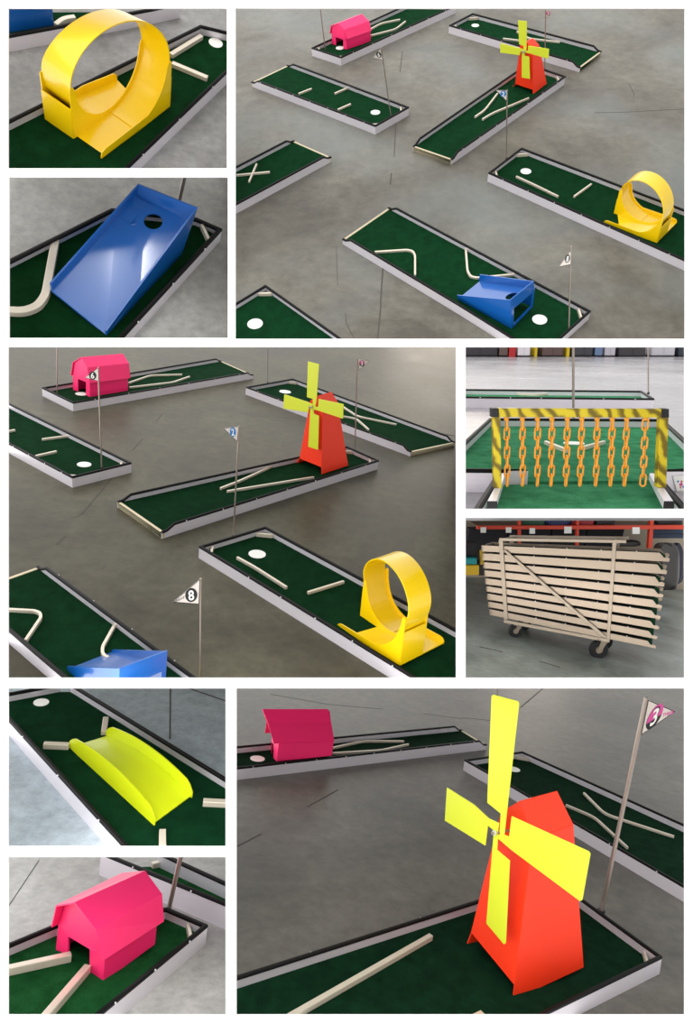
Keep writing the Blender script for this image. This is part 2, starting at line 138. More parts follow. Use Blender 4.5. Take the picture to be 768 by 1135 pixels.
LAY_mills = [
 {'p':'P4','pos':[0.5684,1.0425,0.045],'rz':0.864,'v':{'fl':[-0.0041,0.163,-0.0028],'fr':[0.0005,-0.16,0.0005],'br':[0.375,-0.1608,0.0096],'af':[0.0021,0.0129,0.6975],'ab':[0.2022,0.0204,0.709],'er':[0.0043,-0.064,0.6332],'eb':[0.2069,-0.0649,0.638],'el':[0.0044,0.0893,0.6302],'hub':[-0.0483,0.0144,0.6015],'rl':[0.0055,0.141,0.0525],'rr':[-0.0006,-0.1449,0.0655]},'tilt':[-0.0201,-0.0161],'hx':0.0376,'hz':0.601,'blades':[[[0.0996,0.9935],[-0.0336,0.9986],[-0.0416,0.6756],[-0.035,0.6128],[-0.0054,0.6047],[0.0033,0.6771],[0.0752,0.6742]],[[0.3553,0.6279],[0.0579,0.6353],[-0.004,0.6316],[0.0033,0.6023],[0.036,0.6029],[0.0415,0.5409],[0.3552,0.4915]],[[-0.0658,0.6955],[-0.3547,0.7269],[-0.3644,0.5974],[-0.0736,0.5895],[-0.0095,0.5853],[-0.0098,0.6127],[-0.0695,0.6223]],[[0.0208,0.5975],[-0.0184,0.6015],[-0.0248,0.5485],[-0.0896,0.5462],[-0.1177,0.2313],[0.0045,0.2242]]]},
 {'p':'P3','pos':[0.8596,1.6331,0.045],'rz':0.7967,'v':{'fl':[-0.0014,0.1398,-0.0013],'fr':[0.0002,-0.1441,-0.0016],'br':[0.2749,-0.1321,0.0123],'af':[-0.0523,0.0141,0.5097],'ab':[0.0624,0.014,0.5113],'er':[-0.0492,-0.0758,0.4623],'eb':[0.067,-0.0768,0.4642],'el':[-0.0491,0.0957,0.4586],'hub':[-0.0716,0.0176,0.42],'rl':[0.0038,0.1191,0.0313],'rr':[-0.0014,-0.1311,0.041]},'tilt':[-0.0216,-0.0199],'hx':0.056,'hz':0.4203,'blades':[[[0.1393,0.694],[0.027,0.708],[-0.0133,0.4561],[-0.0085,0.4181],[0.0187,0.4116],[0.0284,0.4694],[0.0885,0.4743]],[[0.3379,0.4271],[0.0374,0.4389],[0.0085,0.4352],[0.0179,0.4065],[0.0581,0.4096],[0.0616,0.3693],[0.325,0.3331]],[[-0.0291,0.486],[-0.294,0.5171],[-0.3061,0.4214],[-0.044,0.416],[0.0111,0.4081],[0.0073,0.428],[-0.0373,0.4386]],[[0.0425,0.4271],[0.0041,0.4256],[-0.0006,0.3811],[-0.0637,0.3836],[-0.1087,0.1666],[0.0005,0.1549]]]},
 {'p':'P9','pos':[-0.0637,-1.3376,0.045],'rz':0.4865,'v':{'fl':[0.003,0.2032,0.0189],'fr':[-0.0017,-0.2042,-0.0254],'br':[0.4991,-0.2025,0.0405],'af':[0.0082,-0.0534,0.9725],'ab':[0.2759,-0.0475,0.9965],'er':[0.013,-0.1716,0.8235],'eb':[0.2964,-0.1732,0.8644],'el':[0.0141,0.085,0.8451],'hub':[-0.1194,-0.0426,0.8103],'rl':[0.0101,0.1897,0.0903],'rr':[-0.0025,-0.1999,0.0552]},'tilt':[0.0523,-0.0848],'hx':0.0499,'hz':0.8182,'blades':[[[0.1473,1.5175],[0.1347,1.5297],[-0.0498,1.5671],[-0.0623,1.5605],[-0.0588,0.944],[-0.0589,0.8409],[-0.0235,0.8325],[-0.0166,0.9351],[0.0953,0.9357]],[[0.4493,0.8395],[0.1951,0.869],[0.069,0.8602],[-0.0144,0.8801],[-0.0097,0.8183],[0.0702,0.8194],[0.0742,0.7],[0.4404,0.6379]],[[-0.0993,0.9663],[-0.6044,1.0788],[-0.6151,1.0722],[-0.6021,0.8383],[-0.5908,0.8253],[-0.1257,0.7934],[-0.007,0.7938],[-0.0296,0.8331],[-0.0958,0.8506]],[[0.0192,0.8047],[-0.0143,0.8181],[-0.0187,0.7316],[-0.1201,0.7329],[-0.1555,0.2917],[-0.145,0.2762],[0.0023,0.2915],[0.0158,0.7231]]]}]
LAY_cracks = [
 {'p':'P4','q':[[-1.0681,2.2248],[-1.0648,1.9408]],'w':0.014},
 {'p':'P4','q':[[-1.0679,1.4045],[-1.077,1.0597]],'w':0.012},
 {'p':'P4','q':[[-1.0677,0.3684],[-1.0788,-0.3412]],'w':0.016},
 {'p':'P4','q':[[-1.0792,-0.703],[-1.0846,-0.8335]],'w':0.02},
 {'p':'P4','q':[[-1.0788,-0.3412],[-1.1142,-0.4146]],'w':0.012},
 {'p':'P3','q':[[-0.8389,-1.508],[-0.8724,-2.0341],[-0.91,-2.4949]],'w':0.018},
 {'p':'P3','q':[[-0.7065,0.0465],[-0.7238,-0.1777]],'w':0.014},
 {'p':'P3','q':[[-0.6172,1.1282],[-0.6632,0.367]],'w':0.012},
 {'p':'P3','q':[[-0.4655,2.8595],[-0.5203,2.2892]],'w':0.012},
 {'p':'P3','q':[[-1.2651,-1.1924],[-1.247,-1.771]],'w':0.006},
 {'p':'P3','q':[[-1.1798,-2.1412],[-1.1669,-2.2972],[-1.1044,-2.4692]],'w':0.008},
 {'p':'P3','q':[[1.5893,1.1488],[1.9854,1.1422],[2.5868,1.1691]],'w':0.008},
 {'p':'P3','q':[[2.1135,1.7858],[2.122,1.5659],[2.0912,1.4608]],'w':0.006},
 {'p':'P2','q':[[0.2494,0.7361],[0.238,0.5586]],'w':0.012},
 {'p':'P7','q':[[0.0645,0.9041],[0.2038,0.3174]],'w':0.012},
 {'p':'P7','q':[[0.166,0.9194],[0.4573,0.807]],'w':0.014},
 {'p':'P9','q':[[-0.9155,0.8001],[-1.1501,0.424]],'w':0.014},
 {'p':'P9','q':[[-1.4605,-0.0818],[-1.628,-0.3298]],'w':0.014},
 {'p':'P9','q':[[-1.7387,3.1472],[-1.0296,3.0255],[-0.4166,3.0906]],'w':0.012},
 {'p':'P9','q':[[0.0592,3.1034],[0.5071,3.0849]],'w':0.01},
 {'p':'P9','q':[[0.5142,3.1292],[0.8722,3.1512]],'w':0.01},
 {'p':'P9','q':[[1.9512,4.885],[1.3686,3.8078]],'w':0.02},
 {'p':'P6','q':[[-1.3722,-2.3975],[-1.2892,-2.4127],[-1.2373,-2.4373]],'w':0.02},
 {'p':'P6','q':[[-1.0315,-2.5194],[-0.9198,-2.583]],'w':0.02},
 {'p':'P8','q':[[-0.6474,0.6355],[-0.5962,0.1544]],'w':0.006}]
LAY_arch = {
 'b': [-0.7607,-2.5039,0.11],
 'postl': [[-0.3209,0.2556],[-0.2948,0.2556],[-0.2772,-0.0009],[-0.304,-0.0009]],
 'postr': [[0.2561,0.2556],[0.2854,0.2556],[0.3043,0.0013],[0.2722,0.0013]],
 'bar': [[-0.3273,0.2805],[0.2829,0.2784],[0.2862,0.2483],[-0.3259,0.2503]],
 'chains': [[[-0.2714,0.2493],[-0.2552,0.0078]],[[-0.216,0.2493],[-0.2006,0.0078]],[[-0.1637,0.2493],[-0.1482,0.0078]],[[-0.1135,0.2493],[-0.1,0.0078]],[[-0.0601,0.2493],[-0.0475,0.0078]],[[-0.0099,0.2493],[0.0028,0.0078]],[[0.0434,0.2493],[0.0584,0.0078]],[[0.0957,0.2493],[0.1109,0.0078]],[[0.1459,0.2493],[0.1601,0.0078]],[[0.2108,0.2493],[0.2254,0.0078]]],
 'footl': [[-1.1258,-2.7014],[-1.0961,-2.7014],[-0.9647,-2.2263],[-0.9789,-2.2263]],
 'footr': [[-0.5492,-2.7014],[-0.5184,-2.7014],[-0.3844,-2.2263],[-0.4033,-2.2263]]}
LAY_bg5 = {
 'l': [1.6003,15.5292,0.0],
 'r': [7.9489,15.5292,0.0],
 'items': [[-3.0633,0.2633],[2.9086,0.2633],[-1.2569,-0.0029],[-1.9211,0.0376],[-1.6044,-0.0029],[-0.4736,0.0376],[-0.0124,-0.0434],[0.5258,-0.0434],[0.443,-0.0434],[1.9292,-0.0029],[2.2188,-0.0029]]}
LAY_sticker = {
 'b': [-0.2141,-2.046,0.0],
 'q': [[-0.015,0.0624],[0.0362,0.0675],[0.0444,-0.0048],[0.0089,-0.0048]]}
LAY_cart = {
 'o': [-1.054,-1.9955,0.0],
 'ux': 0.9135,
 'uy': -0.4067,
 'rows': [[[-0.3287,0.5293],[0.8385,0.7038],[0.8288,0.7565],[-0.3357,0.5691]],[[-0.3118,0.4712],[0.8376,0.6235],[0.8271,0.6807],[-0.3197,0.5159]],[[-0.2957,0.418],[0.8381,0.5437],[0.8277,0.6005],[-0.3028,0.4578]],[[-0.2797,0.3648],[0.8441,0.4743],[0.8353,0.5222],[-0.2868,0.4047]],[[-0.2637,0.3117],[0.8488,0.4056],[0.8402,0.4525],[-0.2708,0.3515]],[[-0.2487,0.2641],[0.8534,0.3379],[0.8449,0.3837],[-0.2548,0.2984]],[[-0.2327,0.211],[0.8563,0.2731],[0.8485,0.3157],[-0.2398,0.2508]],[[-0.2173,0.161],[0.8585,0.2092],[0.8509,0.2507],[-0.2238,0.1978]],[[-0.1974,0.1095],[0.8603,0.1504],[0.8546,0.1871],[-0.2084,0.1478]]],
 'postl': [[-0.2244,0.6312],[-0.1961,0.6369],[-0.0683,0.1088],[-0.0923,0.1029]],
 'postr': [[0.4928,0.7588],[0.516,0.7634],[0.5889,0.14],[0.5685,0.1387]],
 'top': [[-0.2225,0.6442],[0.5701,0.7901],[0.5739,0.7692],[-0.2189,0.6239]],
 'diag': [[-0.1838,0.5677],[-0.1644,0.576],[0.5632,0.1576],[0.5434,0.1424]],
 'wheels': [[[-0.0108,0.0424],[-0.0024,-0.0043]],[[0.5312,0.0539],[0.5422,-0.0064]]]}
LAY_rack = {
 'b': [0.3348,1.0594,0.0],
 'up': [[[-0.7394,0.6152],[-0.7133,0.6193],[-0.5981,-0.0147],[-0.6245,-0.0189]],[[-0.1146,0.7137],[-0.0885,0.7178],[0.0316,0.0845],[0.0053,0.0804]],[[0.6835,0.8395],[0.7228,0.8457],[0.8097,0.2072],[0.7636,0.1999]]],
 'beam': [[-1.1736,0.4455],[1.0751,0.8068],[1.0838,0.7642],[-1.1672,0.4093]],
 'labels': [[[-1.1248,0.3788],[-1.0658,0.3881],[-1.0763,0.4473],[-1.1352,0.438]],[[-0.8527,0.4217],[-0.7937,0.431],[-0.8044,0.4902],[-0.8633,0.4809]],[[-0.5952,0.4521],[-0.5362,0.4614],[-0.5471,0.5206],[-0.606,0.5113]],[[-0.2221,0.5143],[-0.1434,0.5268],[-0.157,0.599],[-0.2356,0.5866]],[[0.5136,0.6236],[0.5923,0.636],[0.578,0.7081],[0.4994,0.6957]]],
 'left': [[-1.3544,0.5182],[-1.1909,0.544],[-1.2443,-0.1166],[-1.0795,-0.0906]],
 'p': {'green':[[-0.6987,0.5204],[-0.4203,0.5643],[-0.4349,0.643],[-0.713,0.5991]],'blue':[[-0.4039,0.5669],[-0.1255,0.6107],[-0.1404,0.6894],[-0.4185,0.6456]],'red':[[-0.1255,0.6107],[0.1201,0.6495],[0.105,0.7281],[-0.1404,0.6894]],'black':[[0.1365,0.652],[0.3494,0.6856],[0.3328,0.7707],[0.1201,0.7372]],'dark':[[0.7915,0.7553],[1.0765,0.8002],[1.0591,0.8852],[0.7745,0.8404]],'navy':[[0.7897,0.5959],[1.1506,0.6528],[1.1305,0.7513],[0.7699,0.6944]],'purple':[[-0.4962,0.3355],[-0.2992,0.3666],[-0.3102,0.4259],[-0.5071,0.3949]],'indigo':[[-0.0024,0.4066],[0.3424,0.4609],[0.3309,0.5202],[-0.0137,0.4659]],'sack':[[0.8726,0.0628],[1.1303,0.1034],[1.0314,0.5899],[0.7753,0.5495]],'machine':[[-1.2455,-0.1099],[-1.0114,-0.073],[-1.0617,0.2124],[-1.295,0.1756]],'ebag':[[0.3968,0.4423],[0.6991,0.49],[0.686,0.5558],[0.384,0.5082]],'rblue':[[1.1202,0.1361],[1.2523,0.157],[1.1641,0.5871],[1.0327,0.5663]]}}
LAY_far = {
 'pos': [-0.4576,0.3888,0.045],
 'rz': -2.5042,
 'l': 0.55,
 'w': -0.45,
 'h0': 0.12,
 'h1': 0.2}
# ------------------------------------------------------------------ helpers
def frame(p):
    f = LAY_frames[p]; k = f['k']
    m = Matrix.Identity(4)
    for i, a in enumerate('xyz'):
        for r in range(3): m[r][i] = f[a][r]*k
    for r in range(3): m[r][3] = f['o'][r]
    m[2][3] += UP
    return m
FR = {p: frame(p) for p in LAY_frames}

class MB:
    """collects vertices and faces for ONE mesh object"""
    def __init__(s): s.v = []; s.f = []
    def add(s, vs, fs):
        o = len(s.v); s.v += [tuple(a) for a in vs]; s.f += [tuple(i+o for i in f) for f in fs]; return s
    def loft(s, rings, closed=False, cap=True):
        n = len(rings[0]); vs = [p for r in rings for p in r]; fs = []
        m = len(rings)
        for i in range(m if closed else m-1):
            j = (i+1) % m
            for k in range(n):
                l = (k+1) % n
                fs.append((i*n+k, i*n+l, j*n+l, j*n+k))
        if cap and not closed:
            fs.append(tuple(range(n))[::-1]); fs.append(tuple((m-1)*n+k for k in range(n)))
        return s.add(vs, fs)
    def prism(s, poly, z0, z1):
        return s.loft([[(a[0], a[1], z0) for a in poly], [(a[0], a[1], z1) for a in poly]])
    def slab(s, poly, d):
        """3-D planar polygon thickened by vector d"""
        d = Vector(d); return s.loft([[Vector(a) for a in poly], [Vector(a)+d for a in poly]])
    def box(s, x0, x1, y0, y1, z0, z1):
        return s.prism([(x0, y0), (x1, y0), (x1, y1), (x0, y1)], z0, z1)
    def tube(s, pts, r, n=10, closed=False):
        pts = [Vector(p) for p in pts]; rings = []; m = len(pts)
        for i, p in enumerate(pts):
            a = pts[i-1] if (i or closed) else p; b = pts[(i+1) % m] if (i < m-1 or closed) else p
            t = (b-a).normalized(); u = t.cross(Vector((0.13, 0.31, 0.94)))
            if u.length < .2: u = t.cross(Vector((1, 0, 0)))
            u.normalize(); w = t.cross(u); rr = r[i] if isinstance(r, (list, tuple)) else r
            rings.append([p+u*rr*cos(2*pi*k/n)+w*rr*sin(2*pi*k/n) for k in range(n)])
        return s.loft(rings, closed)
    def ball(s, c, rx, ry=None, rz=None, nu=12, nv=8):
        ry = ry or rx; rz = rz or rx
        vs = []; fs = []
        for j in range(nv+1):
            t = pi*j/nv
            for i in range(nu): vs.append((c[0]+rx*sin(t)*cos(2*pi*i/nu), c[1]+ry*sin(t)*sin(2*pi*i/nu), c[2]+rz*cos(t)))
        for j in range(nv):
            for i in range(nu): fs.append((j*nu+i, (j+1)*nu+i, (j+1)*nu+(i+1) % nu, j*nu+(i+1) % nu))
        return s.add(vs, fs)
    def disc(s, c, r, z0, z1, n=28):
        return s.prism([(c[0]+r*cos(2*pi*i/n), c[1]+r*sin(2*pi*i/n)) for i in range(n)], z0, z1)
    def build(s, name, m, parent=None, smooth=False, bevel=0, solid=0):
        me = bpy.data.meshes.new(name); me.from_pydata(s.v, [], s.f); me.validate()
        bm = bmesh.new(); bm.from_mesh(me); bmesh.ops.remove_doubles(bm, verts=bm.verts, dist=1e-6)
        bmesh.ops.recalc_face_normals(bm, faces=bm.faces); bm.to_mesh(me); bm.free()
        if smooth:
            for p in me.polygons: p.use_smooth = True
            me.set_sharp_from_angle(angle=radians(40))
        o = bpy.data.objects.new(name, me); C.objects.link(o); me.materials.append(m)
        if solid:
            q = o.modifiers.new('solid', 'SOLIDIFY'); q.thickness = solid; q.offset = -1
        if bevel:
            q = o.modifiers.new('bevel', 'BEVEL'); q.width = bevel; q.segments = 2; q.limit_method = 'ANGLE'
        if parent is not None: o.parent = parent
        return o

OWN = {}
def thing(name, label, cat, p, pos=(0, 0, 0), rot=(0, 0, 0), group=None):
    o = bpy.data.objects.new(name, None); C.objects.link(o); o.empty_display_size = .05
    T = Matrix.Translation(pos) @ Matrix.Rotation(rot[2], 4, 'Z') @ Matrix.Rotation(rot[1], 4, 'Y') @ Matrix.Rotation(rot[0], 4, 'X')
    o.matrix_world = FR[p] @ T; OWN[o] = p
    tag(o, label, cat, group); return o
def tag(o, label, cat, group=None):
    o['label'] = label; o['category'] = cat
    if group: o['group'] = group
    return o
def struct(o, p=None, label=None):
    o['kind'] = 'structure'
    if p: o.matrix_world = FR[p]; OWN[o] = p
    if label: o['label'] = label
    return o
def copy_part(o, parent, loc=None, rot=None):
    c = o.copy(); C.objects.link(c); c.parent = parent
    if loc is not None: c.location = loc
    if rot is not None: c.rotation_euler = rot
    return c
def copy_thing(o):
    c = o.copy(); C.objects.link(c)
    for ch in o.children:
        d = copy_part(ch, c)
        for g in ch.children: copy_part(g, d)
    return c

# ------------------------------------------------------------------ materials
def lin(r, g, b):
    f = lambda c: (c/255/12.92 if c/255 <= .04045 else ((c/255+.055)/1.055)**2.4)
    return (f(r), f(g), f(b), 1)
def new_mat(name):
    m = bpy.data.materials.new(name); m.use_nodes = True
    return m, m.node_tree, m.node_tree.nodes['Principled BSDF']
def plain(name, rgb, rough=.5, metal=0., spec=.5, coat=0):
    m, nt, b = new_mat(name)
    b.inputs['Base Color'].default_value = lin(*rgb); b.inputs['Roughness'].default_value = rough
    b.inputs['Metallic'].default_value = metal; b.inputs['Specular IOR Level'].default_value = spec
    b.inputs['Coat Weight'].default_value = coat; b.inputs['Coat Roughness'].default_value = .12
    n = nt.nodes.new('ShaderNodeTexNoise'); n.inputs['Scale'].default_value = 30; n.inputs['Detail'].default_value = 4
    tc = nt.nodes.new('ShaderNodeTexCoord'); nt.links.new(tc.outputs['Object'], n.inputs['Vector'])
    bp = nt.nodes.new('ShaderNodeBump'); bp.inputs['Strength'].default_value = .02; nt.links.new(n.outputs['Fac'], bp.inputs['Height']); nt.links.new(bp.outputs['Normal'], b.inputs['Normal'])
    return m
def concrete(name, dark, light, rough=.4, scale=1.3, tint=None, spec=.5):
    m, nt, b = new_mat(name); N = nt.nodes; L = nt.links
    tc = N.new('ShaderNodeTexCoord')
    n1 = N.new('ShaderNodeTexNoise'); n1.inputs['Scale'].default_value = scale; n1.inputs['Detail'].default_value = 9; n1.inputs['Roughness'].default_value = .62; n1.inputs['Distortion'].default_value = .5
    n2 = N.new('ShaderNodeTexNoise'); n2.inputs['Scale'].default_value = scale*11; n2.inputs['Detail'].default_value = 9; n2.inputs['Roughness'].default_value = .7
    n3 = N.new('ShaderNodeTexNoise'); n3.inputs['Scale'].default_value = scale*.8; n3.inputs['Detail'].default_value = 3
    for n in (n1, n2, n3): L.new(tc.outputs['Object'], n.inputs['Vector'])
    r = N.new('ShaderNodeValToRGB'); r.color_ramp.elements[0].position = .33; r.color_ramp.elements[1].position = .68
    r.color_ramp.elements[0].color = lin(*dark); r.color_ramp.elements[1].color = lin(*light)
    L.new(n1.outputs['Fac'], r.inputs['Fac'])
    mx = N.new('ShaderNodeMix'); mx.data_type = 'RGBA'; mx.blend_type = 'OVERLAY'; mx.inputs['Factor'].default_value = .6
    g = N.new('ShaderNodeValToRGB'); g.color_ramp.elements[0].color = (.3, .3, .3, 1); g.color_ramp.elements[1].color = (.7, .7, .7, 1); g.color_ramp.elements[0].position = .3; g.color_ramp.elements[1].position = .7
    L.new(n2.outputs['Fac'], g.inputs['Fac']); L.new(r.outputs['Color'], mx.inputs[6]); L.new(g.outputs['Color'], mx.inputs[7])
    out = mx.outputs[2]
    if tint:
        m2 = N.new('ShaderNodeMix'); m2.data_type = 'RGBA'; L.new(out, m2.inputs[6]); m2.inputs[7].default_value = lin(*tint)
        r3 = N.new('ShaderNodeValToRGB'); r3.color_ramp.elements[0].position = .45; r3.color_ramp.elements[1].position = .7; r3.color_ramp.elements[1].color = (.6, .6, .6, 1)
        L.new(n3.outputs['Fac'], r3.inputs['Fac']); L.new(r3.outputs['Color'], m2.inputs['Factor']); out = m2.outputs[2]
    L.new(out, b.inputs['Base Color'])
    rr = N.new('ShaderNodeMapRange'); rr.inputs['To Min'].default_value = rough-.1; rr.inputs['To Max'].default_value = rough+.15; L.new(n1.outputs['Fac'], rr.inputs['Value']); L.new(rr.outputs['Result'], b.inputs['Roughness'])
    b.inputs['Specular IOR Level'].default_value = spec
    bp = N.new('ShaderNodeBump'); bp.inputs['Strength'].default_value = .06; L.new(n2.outputs['Fac'], bp.inputs['Height']); L.new(bp.outputs['Normal'], b.inputs['Normal'])
    return m
def turf(name, dark, light):
    m, nt, b = new_mat(name); N = nt.nodes; L = nt.links
    tc = N.new('ShaderNodeTexCoord')
    n = N.new('ShaderNodeTexNoise'); n.inputs['Scale'].default_value = 160; n.inputs['Detail'].default_value = 4; n.inputs['Roughness'].default_value = .7
    k = N.new('ShaderNodeTexNoise'); k.inputs['Scale'].default_value = 14; k.inputs['Detail'].default_value = 5
    L.new(tc.outputs['Object'], n.inputs['Vector']); L.new(tc.outputs['Object'], k.inputs['Vector'])
    a = N.new('ShaderNodeMath'); a.operation = 'ADD'; L.new(n.outputs['Fac'], a.inputs[0]); L.new(k.outputs['Fac'], a.inputs[1])
    h = N.new('ShaderNodeMath'); h.operation = 'MULTIPLY'; h.inputs[1].default_value = .5; L.new(a.outputs[0], h.inputs[0])
    r = N.new('ShaderNodeValToRGB'); r.color_ramp.elements[0].position = .35; r.color_ramp.elements[1].position = .65
    r.color_ramp.elements[0].color = lin(*dark); r.color_ramp.elements[1].color = lin(*light)
    L.new(h.outputs[0], r.inputs['Fac']); L.new(r.outputs['Color'], b.inputs['Base Color'])
    b.inputs['Roughness'].default_value = .95; b.inputs['Specular IOR Level'].default_value = .05
    bp = N.new('ShaderNodeBump'); bp.inputs['Strength'].default_value = .5; bp.inputs['Distance'].default_value = .01; L.new(n.outputs['Fac'], bp.inputs['Height']); L.new(bp.outputs['Normal'], b.inputs['Normal'])
    return m
def brushed(name, rgb, rough=.38, metal=.55):
    m, nt, b = new_mat(name); N = nt.nodes; L = nt.links
    tc = N.new('ShaderNodeTexCoord'); mp = N.new('ShaderNodeMapping'); mp.inputs['Scale'].default_value = (3, 3, 160)
    n = N.new('ShaderNodeTexNoise'); n.inputs['Scale'].default_value = 4; n.inputs['Detail'].default_value = 5
    L.new(tc.outputs['Object'], mp.inputs['Vector']); L.new(mp.outputs['Vector'], n.inputs['Vector'])
    r = N.new('ShaderNodeValToRGB'); d = lin(*rgb)
    r.color_ramp.elements[0].color = (d[0]*.82, d[1]*.82, d[2]*.82, 1); r.color_ramp.elements[1].color = d
    L.new(n.outputs['Fac'], r.inputs['Fac']); L.new(r.outputs['Color'], b.inputs['Base Color'])
    b.inputs['Metallic'].default_value = metal; b.inputs['Roughness'].default_value = rough
    return m
def tread(name):
    """gold printed tread-plate film: diagonal dark lozenges on yellow"""
    m, nt, b = new_mat(name); N = nt.nodes; L = nt.links
    tc = N.new('ShaderNodeTexCoord'); mp = N.new('ShaderNodeMapping'); mp.inputs['Scale'].default_value = (20, 20, 20); mp.inputs['Rotation'].default_value = (0, radians(40), 0)
    w = N.new('ShaderNodeTexWave'); w.inputs['Scale'].default_value = .35; w.inputs['Distortion'].default_value = 9; w.inputs['Detail'].default_value = 3
    L.new(tc.outputs['Object'], mp.inputs['Vector']); L.new(mp.outputs['Vector'], w.inputs['Vector'])
    r = N.new('ShaderNodeValToRGB'); e = r.color_ramp.elements; e[0].color = lin(112, 94, 14); e[0].position = .1; e[1].color = lin(206, 184, 30); e[1].position = .75
    L.new(w.outputs['Fac'], r.inputs['Fac']); L.new(r.outputs['Color'], b.inputs['Base Color'])
    b.inputs['Roughness'].default_value = .3; b.inputs['Metallic'].default_value = .15
    return m

M = dict(
    page=plain('white_wall_paint', (250, 250, 250), .9, spec=.1),
    rail=brushed('brushed_aluminium', (236, 232, 240), .4, .38),
    railend=brushed('aluminium_end', (196, 186, 172), .42, .35),
    bar=brushed('aluminium_bar', (232, 222, 204), .35, .35),
    inner=brushed('aluminium_inner', (170, 182, 178), .4, .3),
    trim=plain('black_rubber_edge', (12, 11, 12), .55, spec=.2),
    lip=brushed('tan_lip', (214, 202, 170), .4, .3),
    cup=plain('white_cup_disc', (246, 246, 242), .5),
    bolt=plain('bright_bolt', (225, 225, 225), .3, .6),
    pole=brushed('steel_pole', (168, 156, 146), .3, .7),
    yellow=plain('yellow_powder_coat', (246, 206, 4), .28, coat=.4),
    blue=plain('blue_powder_coat', (14, 88, 168), .3, coat=.8),
    pink=plain('pink_powder_coat', (252, 38, 112), .45),
    orange=plain('orange_powder_coat', (252, 56, 16), .5),
    lime=plain('lime_powder_coat', (212, 221, 48), .4),
    ramplime=plain('ramp_lime_coat', (212, 226, 24), .35, coat=.3),
    black=plain('black_plastic', (16, 16, 18), .5),
    white=plain('white_print', (240, 240, 236), .6),
    flagcloth=plain('flag_white', (216, 208, 200), .6),
    darkprint=plain('dark_print', (28, 24, 26), .6),
    magenta=plain('magenta_print', (206, 78, 150), .6),
    blueprint=plain('blue_print', (40, 120, 190), .6),
    chain=plain('orange_chain_plastic', (222, 150, 36), .4),
    tread=tread('gold_tread_film'),
    rack=plain('rack_orange', (206, 62, 36), .5),
    tyre=plain('tyre_rubber', (20, 20, 22), .7),
    joint=plain('floor_joint_dark', (78, 75, 70), .9),
)
FLOOR = {
    'P1': concrete('concrete_one', (108, 106, 102), (156, 156, 156), .32),
    'P2': concrete('concrete_two', (134, 132, 125), (166, 166, 163), .42),
    'P3': concrete('concrete_three', (80, 76, 67), (124, 121, 111), .42, .8, (124, 132, 132), spec=.35),
    'P4': concrete('concrete_four', (56, 52, 38), (92, 89, 73), .42, .9, spec=.22),
    'P5': concrete('concrete_five', (120, 117, 122), (158, 155, 160), .22, .5),
    'P6': concrete('concrete_six', (78, 86, 84), (146, 156, 152), .32, 1.8, (118, 126, 118)),
    'P7': concrete('concrete_seven', (132, 143, 150), (168, 180, 188), .45, 1.4),
    'P8': concrete('concrete_eight', (150, 146, 142), (186, 186, 184), .35),
    'P9': concrete('concrete_nine', (74, 72, 66), (116, 114, 107), .38, .9, spec=.35),
}
TURF = {
    'P1': turf('turf_one', (5, 38, 15), (13, 58, 28)), 'P2': turf('turf_two', (4, 35, 12), (10, 53, 24)),
    'P3': turf('turf_three', (7, 44, 21), (15, 62, 34)), 'P4': turf('turf_four', (5, 36, 17), (13, 54, 29)),
    'P5': turf('turf_five', (30, 104, 64), (74, 152, 108)), 'P7': turf('turf_seven', (4, 36, 18), (12, 55, 31)),
    'P8': turf('turf_eight', (9, 56, 21), (28, 84, 44)), 'P9': turf('turf_nine', (6, 30, 18), (16, 52, 32)),
}
ZT = .045
PIC = {'P1': 'top left picture', 'P2': 'blue chute close-up picture', 'P3': 'large top picture', 'P4': 'large middle picture',
       'P5': 'hanging chain picture', 'P6': 'cart picture', 'P7': 'hump ramp picture', 'P8': 'pink barn close-up picture', 'P9': 'large bottom picture'}

# ------------------------------------------------------------------ wall with the nine openings
ZP = 2.4; F0 = 800.; CX, CY = 384., 567.5
def wx(px): return (px-CX)/F0*ZP
def wz(py): return -(py-CY)/F0*ZP+UP
HOLES = [(9, 8.5, 251.5, 186.5), (10, 196, 252.5, 374.5), (261, 8.5, 759.5, 375.5), (9, 384.5, 505.5, 751.5), (516, 384.5, 759, 564),
         (516, 574, 759, 751.5), (9, 763, 250, 938.5), (9, 950, 250, 1125.5), (262, 763, 759, 1125.5)]
def build_wall():
    xs = sorted({-180., 948.} | {h[0] for h in HOLES} | {h[2] for h in HOLES})
    ys = sorted({-180., 1225.} | {h[1] for h in HOLES} | {h[3] for h in HOLES})
    b = MB(); t = .006
    solid = {}
    for i in range(len(xs)-1):
        for j in range(len(ys)-1):
            mx, my = (xs[i]+xs[i+1])/2, (ys[j]+ys[j+1])/2
            solid[i, j] = not any(h[0] < mx < h[2] and h[1] < my < h[3] for h in HOLES)
    def q(px, py, y): return (wx(px), y, wz(py))
    for (i, j), s in solid.items():
        if not s: continue
        a, c, d, e = xs[i], xs[i+1], ys[j], ys[j+1]
        for y in (ZP, ZP+t): b.add([q(a, d, y), q(c, d, y), q(c, e, y), q(a, e, y)], [(0, 1, 2, 3)])
        for di, dj, e0, e1 in ((-1, 0, (a, d), (a, e)), (1, 0, (c, d), (c, e)), (0, -1, (a, d), (c, d)), (0, 1, (a, e), (c, e))):
            if not solid.get((i+di, j+dj), False):
                b.add([q(*e0, ZP), q(*e1, ZP), q(*e1, ZP+t), q(*e0, ZP+t)], [(0, 1, 2, 3)])
    return struct(b.build('wall_front', M['page']), None, 'white display wall with nine picture openings')
build_wall()

